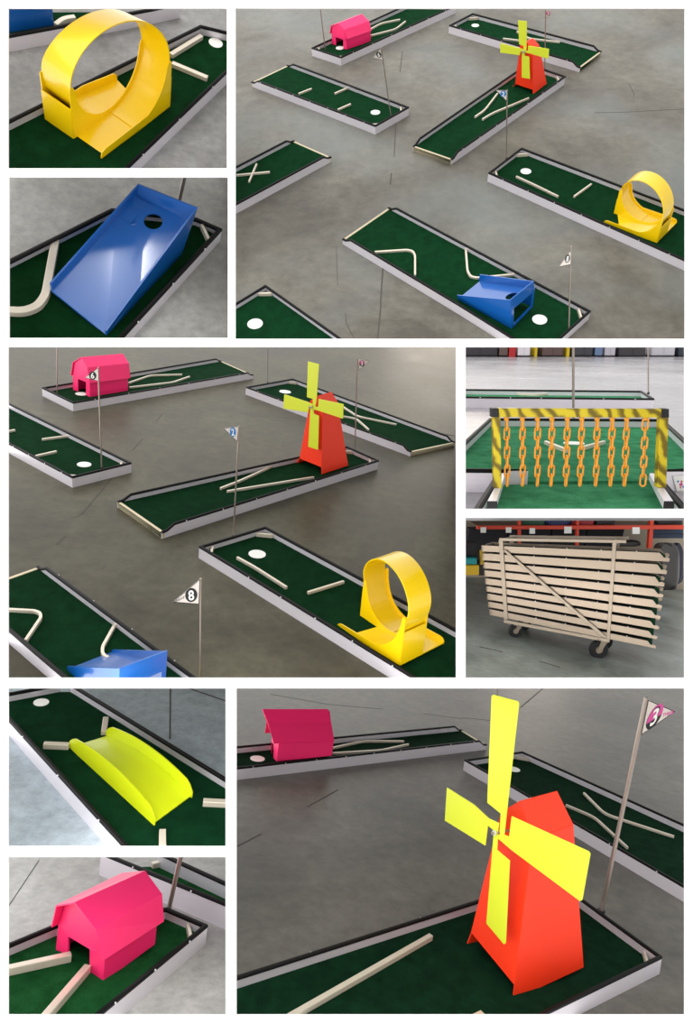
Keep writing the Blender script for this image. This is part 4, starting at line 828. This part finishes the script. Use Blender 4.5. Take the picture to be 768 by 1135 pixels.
# ------------------------------------------------------------------ windmills
def mill(d, label):
    T = thing('toy_windmill', label, 'toy windmill', d['p'], d['pos'], (0, 0, d['rz']), 'orange toy windmills')
    v = {k: Vector(a) for k, a in d['v'].items()}; m = M['orange']
    fl, fr, br, af, ab, er, eb, el, rl, rr = [v[k] for k in ('fl', 'fr', 'br', 'af', 'ab', 'er', 'eb', 'el', 'rl', 'rr')]
    bl = Vector((br.x, -br.y+fr.y+fl.y, fl.z)); ebl = Vector((eb.x, el.y+(eb.y-er.y), eb.z))
    mb = MB()
    mb.add([rl, rr, er, el], [(0, 1, 2, 3)])
    mb.add([fr, br, eb, er, rr], [(0, 1, 2, 3, 4)])
    mb.add([fl, rl, el, ebl, bl], [(0, 1, 2, 3, 4)])
    mb.add([bl, br, eb, ebl], [(0, 1, 2, 3)])
    mb.add([el, er, af], [(0, 1, 2)]); mb.add([ebl, eb, ab], [(0, 1, 2)])
    mb.build('tower', m, T, solid=.006)
    o = Vector((0, 0, .002))
    MB().add([el+o, ebl+o, ab+o, af+o, er+o, eb+o], [(0, 1, 2, 3), (3, 2, 5, 4)]).build('roof', m, T, solid=.006)
    # blades in the plane through the hub, tilted with the tower front
    R = Matrix.Rotation(d['tilt'][1], 4, 'Y') @ Matrix.Rotation(d['tilt'][0], 4, 'X')
    for i, pl in enumerate(d['blades']):
        x = -d['hx']-.002*(i % 2)
        MB().slab([R @ Vector((x, a[0], a[1])) for a in pl], R.to_3x3() @ Vector((.006, 0, 0))).build('blade', M['lime'], T, bevel=.0015)
    h = v['hub']; s = (af-el).length*.12
    MB().tube([h+Vector((-.03, 0, 0)), Vector((max(er.x, af.x)+.05, h.y, h.z))], .007, 10).build('axle', M['pole'], T, smooth=True)
    hb = MB().tube([h+Vector((-.018, 0, 0)), h+Vector((-.006, 0, 0))], .014, 6).build('hub_nut', M['bolt'], T)
    return T
for d, l in zip(LAY_mills, ('orange windmill with yellow blades in the large middle picture', 'orange windmill with yellow blades in the large top picture', 'huge orange windmill with yellow blades in the large bottom picture')):
    mill(d, l)

# ------------------------------------------------------------------ chain gate
def gate():
    a = LAY_arch; b = a['b']
    T = thing('chain_gate', 'gold tread-patterned gate frame with black corners straddling the green lane', 'gate', 'P5', b)
    Dp = .03
    S = lambda q, name, m, y0=0., dp=Dp: MB().slab([(p[0], y0, p[1]) for p in q], (0, dp, 0)).build(name, m, T, bevel=.002)
    S(a['postl'], 'post', M['tread']); S(a['postr'], 'post', M['tread'])
    bl, br, brb, blb = [Vector((p[0], 0, p[1])) for p in a['bar']]
    wl = .041
    q = lambda s0, s1: [bl.lerp(br, s0), bl.lerp(br, s1), blb.lerp(brb, s1), blb.lerp(brb, s0)]
    MB().slab(q(.04, .96), (0, Dp, 0)).build('crossbar', M['tread'], T, bevel=.002)
    for s0, s1 in ((-.001, .042), (.958, 1.001)):
        MB().slab([p+Vector((0, -.002, 0)) for p in q(s0, s1)], (0, Dp+.004, 0)).build('corner_connector', M['black'], T, bevel=.002)
    for k in ('footl', 'footr'):
        f = [Vector((p[0]-b[0], p[1]-b[1])) for p in a[k]]
        c = sum(f, Vector((0, 0)))/4; ft = MB().prism(f, -.028, 0).build('foot', M['rail'], T, bevel=.002)
        MB().prism([f[0]-Vector((.002, .006)), f[1]+Vector((.002, -.006)), f[1], f[0]], -.055, -.001).build('end_cap', M['black'], ft)
    # chains hang from the bar: things of their own
    def link_mesh():
        pts = []; r, hl = .0092, .0125
        for i in range(24):
            an = 2*pi*i/24; pts.append((r*cos(an), 0, r*sin(an)+(hl if sin(an) > 0 else -hl)*1.))
        return MB().tube(pts, .0034, 8, closed=True)
    names = ['first', 'second', 'third', 'fourth', 'fifth', 'sixth', 'seventh', 'eighth', 'ninth', 'rightmost']
    proto = None
    for i, (tp, bt) in enumerate(a['chains']):
        lab = ('leftmost orange plastic chain hanging from the gold gate bar' if i == 0 else 'rightmost orange plastic chain hanging from the gold gate bar' if i == 9 else '%s orange plastic chain from the left on the gold gate bar' % names[i])
        Ch = thing('plastic_chain', lab, 'chain', 'P5', (b[0]+tp[0], b[1]+.012, b[2]+tp[1]), group='orange chains on the gate')
        n = 7; dx, dz = bt[0]-tp[0], bt[1]-tp[1]; pit = 1/7.3
        hk = MB().tube([(0, 0, .004), (.0, 0, -.012)], .0085, 8)
        (hk.build('hook', M['chain'], Ch, smooth=True))
        for k in range(n):
            s = (k+.75)*pit; loc = (dx*s, 0, dz*s); rot = (0, 0, radians(90 if k % 2 == 0 else 8+random.uniform(-14, 14)))
            if i == 9: rot = (0, 0, rot[2]+radians(55))
            if proto is None:
                proto = link_mesh().build('link', M['chain'], Ch, smooth=True); proto.location = loc; proto.rotation_euler = rot
            else: copy_part(proto, Ch, loc, rot)
gate()
# background of the chain picture: far wall with stored goods
BG = LAY_bg5
yb = BG['l'][1]
struct(MB().box(BG['l'][0]-.3, BG['r'][0]+.6, yb, yb+.1, 0, .75).build('wall_back', plain('dim_far_wall', (62, 60, 64), .9)), 'P5', 'dark far wall of the chain picture')
x0 = BG['l'][0]; sp = (BG['r'][0]-BG['l'][0])/243.
def far_item(name, label, cat, px0, px1, py0, rgb, depth=.5, base=0.):
    """an item standing on the floor before the far wall; px0..px1 measured along the wall, py0 its height in wall units"""
    xa, xb = x0+(px0-516)*sp, x0+(px1-516)*sp
    T = thing(name, label, cat, 'P5', ((xa+xb)/2, yb-depth-.05, 0))
    w = (xb-xa)/2*.97; m = plain(name+'_paint', rgb, .5); h = py0*sp
    MB().box(-w, w, -depth/2, depth/2, .03 if w > .1 else 0, h).build('body', m, T, bevel=.02 if w > .1 else .005)
    if w > .12:
        MB().box(-w*.96, w*.96, -depth*.48, depth*.48, 0, .03).build('plinth', M['black'], T)
        MB().box(-w*.9, -w*.04, -depth/2-.012, -depth/2, h*.12, h*.92).build('door', m, T, bevel=.006)
        MB().box(w*.04, w*.9, -depth/2-.012, -depth/2, h*.12, h*.92).build('door', m, T, bevel=.006)
    else:
        MB().box(-w*1.6, w*1.6, -.08, .08, 0, .02).build('base_plate', M['black'], T)
far_item('storage_cabinet', 'dark cabinet at the far left of the chain picture', 'cabinet', 512, 549, 14, (44, 40, 46))
far_item('storage_cabinet', 'brown cabinet left of the small red cabinet in the chain picture', 'cabinet', 550, 559, 14, (92, 74, 70))
far_item('storage_cabinet', 'small red cabinet on the far wall of the chain picture', 'cabinet', 560, 567, 12, (170, 26, 32))
far_item('storage_cabinet', 'white appliance box on the far wall of the chain picture', 'cabinet', 569, 582, 13, (210, 206, 212))
far_item('bollard', 'yellow post beside the white appliance box in the chain picture', 'post', 586.5, 589, 14, (196, 168, 20))
far_item('storage_cabinet', 'brown cabinet between the two yellow posts in the chain picture', 'cabinet', 594, 616, 13, (86, 66, 62))
far_item('bollard', 'yellow post left of the central pole in the chain picture', 'post', 619, 622, 14, (200, 172, 20))
far_item('storage_cabinet', 'dark grey cabinet behind the central pole in the chain picture', 'cabinet', 627, 646, 14, (54, 54, 62))
far_item('storage_cabinet', 'blue grey cabinet right of the central pole in the chain picture', 'cabinet', 648, 656, 15, (96, 116, 150))
far_item('storage_cabinet', 'pale cabinet near the centre of the far wall in the chain picture', 'cabinet', 658, 669, 14, (176, 172, 182))
far_item('storage_cabinet', 'low dark cabinet right of the pale cabinet in the chain picture', 'cabinet', 672, 700, 11, (52, 48, 52))
far_item('storage_cabinet', 'wide pale grey cabinet at the right of the chain picture', 'cabinet', 706, 730, 15, (178, 176, 184))
far_item('storage_cabinet', 'dark cabinet at the far right of the chain picture', 'cabinet', 733, 765, 12, (40, 44, 58))

# ------------------------------------------------------------------ cart with nine stacked lanes
CT = LAY_cart
U = Vector((CT['ux'], CT['uy'], 0)); V = Vector((-CT['uy'], CT['ux'], 0)); CO = Vector(CT['o'])
cart_rot = (0, 0, math.atan2(CT['uy'], CT['ux']))
def cartlocal(p, y=0.): return Vector((p[0], y, p[1]))
order = ['topmost', 'second from the top', 'third from the top', 'fourth from the top', 'middle', 'fourth from the bottom', 'third from the bottom', 'second from the bottom', 'bottom']
W = .34
turf_dark = turf('turf_stack', (8, 44, 24), (20, 70, 40)); stackm = brushed('stacked_rail', (172, 156, 138), .32, .7)
for k, r in enumerate(CT['rows']):
    q = [cartlocal(a) for a in r]; bl, br, tr, tl = q
    T = thing('putting_lane', ('%s lane in the stack on the steel cart' % order[k]) if k not in (4,) else 'middle one of nine lanes stacked on the steel cart', 'putting lane', 'P6', CO+U*bl.x+Vector((0, 0, bl.z)), cart_rot, 'lanes stacked on the cart')
    o = Vector((bl.x, 0, bl.z)); q = [a-o for a in q]; bl, br, tr, tl = q
    e = (br-bl).normalized()
    # side rail with the rounded notch at its open end
    cut = (tr-tl).length
    p1 = tl.lerp(tr, .955); hook = [br+e*.0, br+e*.004+(tr-br)*.35, br-e*.012+(tr-br)*.5, br-e*.03+(tr-br)*.42]
    poly = [bl, br-e*.01]+hook+[p1-Vector((0, 0, .001)), p1-e*.02, tl]
    rl = MB().slab(poly, (0, .012, 0)).build('rail', stackm, T)
    d = Vector((0, 0, .006))
    MB().slab([tl-e*.002, p1-e*.01, p1-e*.012+d, tl+d], (0, .014, 0)).build('edge_trim', M['trim'], rl)
    for s in (.12, .3, .48, .66, .84):
        pp = tl.lerp(tr, s); bo = MB().ball(pp+Vector((0, -.003, .004)), .004, nu=8, nv=6).build('bolt', M['bolt'], rl, smooth=True)
    MB().slab([a+Vector((0, W, 0)) for a in poly], (0, .012, 0)).build('rail', stackm, T)
    MB().slab([bl+(tl-bl)*.25+e*.01, br+(tr-br)*.25-e*.02, br+(tr-br)*.6-e*.05, bl+(tl-bl)*.6+e*.01], (0, W-.012, 0)).build('turf', turf_dark, T).location = (0, .012, 0)
    MB().slab([bl, tl, tl+Vector((0, W, 0)), bl+Vector((0, W, 0))], (.01, 0, 0)).build('end_rail', stackm, T)
T = thing('lane_cart', 'aluminium frame cart on black castors holding nine stacked lanes', 'cart', 'P6', CO, cart_rot)
fm = brushed('cart_tube', (172, 158, 140), .35, .6)
def cslab(q, name, y0=-.014, dp=.014, m=fm): return MB().slab([cartlocal(a, y0) for a in q], (0, dp, 0)).build(name, m, T, bevel=.002)
cslab(CT['postl'], 'post'); cslab(CT['postr'], 'post'); cslab(CT['top'], 'top_rail', -.015); cslab(CT['diag'], 'diagonal_brace', -.026, .012)
for key in ('postl', 'postr'): cslab(CT[key], 'post', W+.014, .014)
cslab(CT['top'], 'top_rail', W+.014, .014)
for key in ('postl', 'postr'):
    a, b2 = CT[key][0], CT[key][1]; MB().slab([cartlocal(a, 0), cartlocal(b2, 0), cartlocal(b2, 0)-Vector((0, 0, .02)), cartlocal(a, 0)-Vector((0, 0, .02))], (0, W+.02, 0)).build('cross_tube', fm, T)
zb = min(a[1] for a in CT['postl'])
pl, pr = CT['postl'][3], CT['postr'][2]
for y in (-.014, W+.014):
    MB().slab([cartlocal(pl, y), cartlocal(pr, y), cartlocal((pr[0], pr[1]-.02), y), cartlocal((pl[0], pl[1]-.02), y)], (0, .016, 0)).build('base_tube', fm, T)
def castor(c, y, ax, r, top):
    z = c[1]; X = c[0]
    rings = []; w = .02
    pts = [(r*cos(2*pi*i/24), r*sin(2*pi*i/24)) for i in range(24)]
    ca, sa = cos(ax), sin(ax)
    def tr(x, yy, zz): return (X+x*ca-yy*sa, y+x*sa+yy*ca, z+zz)
    prof = [(.42, -w), (.92, -w), (1, -w*.5), (1, w*.5), (.92, w), (.42, w)]
    rings = [[tr(px*k, yy, pz*k) for k, yy in prof] for px, pz in pts]
    wh = MB().loft(rings, closed=True).build('wheel', M['tyre'], T, smooth=True)
    MB().loft([[tr(px*.43, yy, pz*.43) for px, pz in pts] for yy in (-w*.8, w*.8)]).build('hub', fm, wh)
    cb = MB()
    for s in (-1, 1):
        a = [tr(-r*.25, s*w*1.25, 0), tr(r*.25, s*w*1.25, 0), tr(r*.5+.01, s*w*1.25, top-z), tr(-r*.2+.01, s*w*1.25, top-z)]
        nn = Vector(tr(0, 1, 0))-Vector(tr(0, 0, 0)); cb.slab(a, nn*.003)
    cb.slab([tr(-r*.5, -w*1.6, top-z), tr(r*.7, -w*1.6, top-z), tr(r*.7, w*1.6, top-z), tr(-r*.5, w*1.6, top-z)], (0, 0, .006)); cb.build('castor_fork', fm, T)
for (c, g), tp in zip(CT['wheels'], (pl[1]-.02, pr[1]-.02)):
    r = c[1]-g[1]; castor(c, .02, radians(28), r, tp); castor((c[0]+.01, c[1]), W-.02, radians(20), r, tp)

# rack and stored goods behind the cart
RK = LAY_rack; rbp = RK['b']
def rk(q, name, m, T, y0=0., dp=.06, bevel=.003): return MB().slab([(a[0], y0, a[1]) for a in q], (0, dp, 0)).build(name, m, T, bevel=bevel)
T = thing('pallet_rack', 'orange pallet rack behind the cart with white labels on its beam', 'rack', 'P6', rbp)
for u in RK['up']: rk(u, 'upright', M['rack'], T)
bm_ = rk(RK['beam'], 'beam', M['rack'], T, -.02)
for i, q in enumerate(RK['labels']):
    rk(q, 'label', M['white'], bm_, -.026, .005, 0)
shelf = [RK['beam'][0], RK['beam'][1], (RK['beam'][1][0], RK['beam'][1][1]-.01), (RK['beam'][0][0], RK['beam'][0][1]-.01)]
MB().slab([(a[0], .04, a[1]-.002) for a in shelf], (0, .4, 0)).build('shelf_deck', plain('shelf_wood', (96, 78, 62), .8), T)
wb = [RK['beam'][0], RK['beam'][1]]
struct(MB().slab([(rbp[0]-1.9, rbp[1]+.75, -.5), (rbp[0]+1.7, rbp[1]+.75, -.5), (rbp[0]+1.7, rbp[1]+.75, 1.4), (rbp[0]-1.9, rbp[1]+.75, 1.4)], (0, .05, 0)).build('wall_back', plain('beige_back_wall', (150, 140, 124), .9)), 'P6', 'beige wall behind the pallet rack')
def bag(key, name, label, cat, rgb, dp=.12, y0=.06, grow=1.0, seed=1, rough=.5):
    q = [Vector((a[0], 0, a[1])) for a in RK['p'][key]]; c = sum(q, Vector())/4; ex = (q[1]-q[0])/2*1.06; ez = (q[3]-q[0])/2*grow
    T = thing(name, label, cat, 'P6', (rbp[0]+c.x, rbp[1]+y0+dp/2, rbp[2]+c.z))
    random.seed(seed); nu, nv = 28, 16; vs = []; fs = []
    ph = [random.uniform(0, 6) for _ in range(6)]
    for j in range(nv+1):
        t = pi*j/nv
        for i in range(nu):
            a = 2*pi*i/nu; e = lambda x, k=.55: math.copysign(abs(x)**k, x)
            k = 1+.06*sin(3*a+ph[0]+2*t)+.05*sin(5*t+ph[1])*sin(4*a+ph[2])
            pnt = ex*(e(sin(t))*e(cos(a))*k)+Vector((0, 1, 0))*(e(sin(t))*e(sin(a))*dp/2*k)+ez*(e(cos(t))*(1+.07*sin(4*a+ph[3])))
            vs.append(pnt)
    for j in range(nv):
        for i in range(nu): fs.append((j*nu+i, (j+1)*nu+i, (j+1)*nu+(i+1) % nu, j*nu+(i+1) % nu))
    MB().add(vs, fs).build('sack_body', plain(name+'_'+key, rgb, rough), T, smooth=True)
    tie = ez*1.0+ex*.35
    MB().tube([tie*.96+ex*.1, tie*1.02, tie*.96-ex*.12], .006, 8).build('tie', M['black'], T, smooth=True)
    return T
bag('green', 'storage_bag', 'dark green bag on the orange rack shelf', 'bag', (22, 84, 58), grow=1.7, seed=2)
bag('blue', 'storage_bag', 'dark blue bag on the orange rack shelf', 'bag', (30, 44, 92), grow=1.7, seed=3)
bag('red', 'storage_bag', 'red bag on the orange rack shelf', 'bag', (150, 32, 44), grow=1.7, seed=4)
bag('black', 'storage_bag', 'black bag beside the red bag on the rack shelf', 'bag', (30, 28, 30), grow=1.7, seed=5)
bag('dark', 'storage_bag', 'black bag at the right end of the rack shelf', 'bag', (24, 22, 24), grow=1.7, seed=6)
bag('purple', 'storage_bag', 'purple bag under the rack beam just above the cart', 'bag', (66, 52, 108), seed=7, y0=.2)
bag('indigo', 'storage_bag', 'indigo bag under the rack beam near the cart top', 'bag', (48, 50, 98), seed=8, y0=.2)
bag('ebag', 'storage_bag', 'black bag behind the right top corner of the stack', 'bag', (36, 34, 34), seed=9, y0=.1)
bag('rblue', 'storage_bag', 'dark navy bag on the floor at the right edge of the cart picture', 'bag', (26, 30, 52), seed=10, y0=.1)
bag('sack', 'storage_sack', 'tall black sack standing right of the stacked lanes', 'sack', (58, 56, 54), dp=.2, y0=-.1, seed=11, rough=.3)
q = RK['p']['navy']
T = thing('shelf_panel', 'long dark blue panel under the rack beam at the right', 'panel', 'P6', (rbp[0], rbp[1]+.14, rbp[2]))
rk(q, 'panel', plain('navy_panel', (28, 48, 74), .6), T, 0, .04)
q2 = [Vector(a).to_2d() if False else Vector((a[0], a[1])) for a in q]
MB().slab([(a.x, -.008, a.y) for a in (q2[0].lerp(q2[3], .42), q2[1].lerp(q2[2], .42), q2[1].lerp(q2[2], .5), q2[0].lerp(q2[3], .5))], (0, .008, 0)).build('panel_rib', plain('navy_rib', (20, 36, 58), .6), T)
# dark goods under the shelf at the back
T = thing('storage_crate', 'dark crates filling the lower rack bay behind the cart', 'crate', 'P6', (rbp[0], rbp[1]+.45, rbp[2]))
b0, b1 = Vector(RK['beam'][3]), Vector(RK['beam'][2]); dkm = plain('dark_goods', (34, 34, 40), .8)
for s0, s1 in ((.0, .2), (.205, .42), (.425, .6), (.605, .79)):
    a, c = b0.lerp(b1, s0), b0.lerp(b1, s1)
    MB().slab([(a.x, 0, a.y-.5), (c.x, 0, c.y-.5), (c.x, 0, c.y-.05), (a.x, 0, a.y-.05)], (0, .2, 0)).build('crate_body', dkm, T, bevel=.01)
# yellow machine at the left edge
q = [Vector(a) for a in RK['p']['machine']]
T = thing('floor_machine', 'yellow machine with a teal tray at the left edge of the cart picture', 'machine', 'P6', (rbp[0], rbp[1]-.12, rbp[2]))
def mq(s0, s1, t0, t1):
    P2 = lambda s, t: (q[0].lerp(q[1], s)).lerp(q[3].lerp(q[2], s), t)
    return [P2(s0, t0), P2(s1, t0), P2(s1, t1), P2(s0, t1)]
mk = lambda a, name, m, y0, dp, bv=.01: MB().slab([(p.x, y0, p.y) for p in a], (0, dp, 0)).build(name, m, T, bevel=bv)
mk(mq(0, .72, .04, .42), 'body', plain('machine_yellow', (214, 176, 24), .5), 0, .25)
mk(mq(.72, 1, .0, .5), 'counterweight', M['black'], .04, .2)
mk(mq(.78, 1.0, .42, .98), 'side_guard', plain('machine_yellow_guard', (196, 160, 30), .5), .02, .05)
mk(mq(.05, .6, .46, .7), 'tray', plain('teal_tray', (24, 150, 152), .5), -.02, .2)
mk(mq(0, .7, .7, 1.25), 'mast', plain('dark_mast', (26, 26, 28), .6), .08, .12)

# ------------------------------------------------------------------ light, camera, view
w = bpy.data.worlds.new('hall_light'); bpy.context.scene.world = w; w.use_nodes = True
N = w.node_tree.nodes; L = w.node_tree.links; bgn = N['Background']
tc = N.new('ShaderNodeTexCoord'); sx = N.new('ShaderNodeSeparateXYZ'); L.new(tc.outputs['Generated'], sx.inputs[0])
mr = N.new('ShaderNodeMapRange'); mr.interpolation_type = 'SMOOTHSTEP'; mr.inputs['From Min'].default_value = -.9; mr.inputs['From Max'].default_value = .7; mr.inputs['To Min'].default_value = 1.55; mr.inputs['To Max'].default_value = .68
L.new(sx.outputs['X'], mr.inputs['Value']); L.new(mr.outputs['Result'], bgn.inputs['Strength'])
bgn.inputs['Color'].default_value = (1, .985, .97, 1)

# strip lamps of the hall
def lamp(loc, target, sx_, sy_, power, col=(1, .97, .93)):
    l = bpy.data.lights.new('ceiling_lamp', 'AREA'); l.shape = 'RECTANGLE'; l.size = sx_; l.size_y = sy_; l.energy = power; l.color = col
    o = bpy.data.objects.new('ceiling_lamp', l); C.objects.link(o); o.location = Vector(loc)+Vector((0, 0, UP))
    o.rotation_euler = (Vector(target)-Vector(loc)).to_track_quat('-Z', 'Y').to_euler()
lamp((-.08, -3.0, 7), (-.88, 3, 1.15), .26, 1.5, 60)
lamp((-3.2, -4.7, 7), (-.9, 2.5, 1.7), .22, 2.4, 60)
lamp((2.6, 16, 7), (.9, 8.5, 1.7), 2.0, 2.0, 50, (1, .86, .72))
lamp((5.5, 18.4, 1.3), (1.9, 7.5, -1.9), 1.2, 1.2, 24, (1, .86, .72))

# added fill strips, hidden behind the wall, to brighten the shaded lower compartments
def strip(px0, px1, py, power):
    x0_, x1_ = wx(px0), wx(px1); l = bpy.data.lights.new('added_fill_lamp', 'AREA'); l.shape = 'RECTANGLE'; l.size = x1_-x0_; l.size_y = .016; l.energy = power; l.color = (1, .98, .95)
    o = bpy.data.objects.new('added_fill_lamp', l); C.objects.link(o); o.location = ((x0_+x1_)/2, ZP+.03, wz(py)); o.rotation_euler = (radians(52), 0, 0)
strip(20, 240, 757, 1.0)
strip(20, 240, 944, 1.5)
strip(280, 740, 757, 2.0)

cam = bpy.data.cameras.new('camera'); co = bpy.data.objects.new('camera', cam); C.objects.link(co)
co.location = (0, 0, UP); co.rotation_euler = (pi/2, 0, 0)
cam.sensor_fit = 'VERTICAL'; cam.sensor_height = 24; cam.lens = F0/1135*24; cam.clip_end = 200
S = bpy.context.scene; S.camera = co
S.view_settings.view_transform = 'Standard'; S.view_settings.look = 'None'; S.view_settings.exposure = .52; S.view_settings.gamma = 1; S.view_settings.use_curve_mapping = False
# ------------------------------------------------------------------ each set ends at the sides of its own compartment
bpy.context.view_layer.update()
EYE = Vector((0, 0, UP))
def side_planes(k):
    x0, y0, x1, y1 = HOLES[k]; m = 4.2
    x0 -= m; y0 -= m; x1 += m; y1 += m
    P = lambda x, y: Vector((wx(x), ZP, wz(y)))-EYE
    a, b, c, d = P(x0, y0), P(x1, y0), P(x1, y1), P(x0, y1)
    return [p.cross(q).normalized() for p, q in ((b, a), (c, b), (d, c), (a, d))]   # outward normals
def owner(o):
    t = o
    while t.parent: t = t.parent
    return t
KEY = ['P1', 'P2', 'P3', 'P4', 'P5', 'P6', 'P7', 'P8', 'P9']
PL = [side_planes(k) for k in range(9)]
tops = {}
for o in list(C.objects):
    if o.type != 'MESH' or o.name.startswith('wall_front'): continue
    t = owner(o)
    if t.name.startswith('floor') or o.name.startswith('wall_back'): continue
    if t not in tops:
        tops[t] = KEY.index(OWN[t])
    mw = o.matrix_world; inv = mw.inverted()
    for n in PL[tops[t]]:
        dist = [n.dot(mw @ v.co-EYE) for v in o.data.vertices]
        if not dist or max(dist) <= 1e-5: continue
        if min(dist) >= -1e-5:
            bpy.data.objects.remove(o); o = None; break
        if o.data.users > 1: o.data = o.data.copy()
        bm = bmesh.new(); bm.from_mesh(o.data)
        g = bm.verts[:]+bm.edges[:]+bm.faces[:]
        r = bmesh.ops.bisect_plane(bm, geom=g, plane_co=inv @ EYE, plane_no=(mw.to_3x3().transposed() @ n).normalized(), clear_outer=True)
        ed = [e for e in r['geom_cut'] if isinstance(e, bmesh.types.BMEdge)]
        if ed and len(bm.faces) > 2: bmesh.ops.holes_fill(bm, edges=[e for e in ed if e.is_boundary], sides=0)
        bm.to_mesh(o.data); bm.free()
for t in [o for o in C.objects if o.type == 'EMPTY' and not o.children]: bpy.data.objects.remove(t)
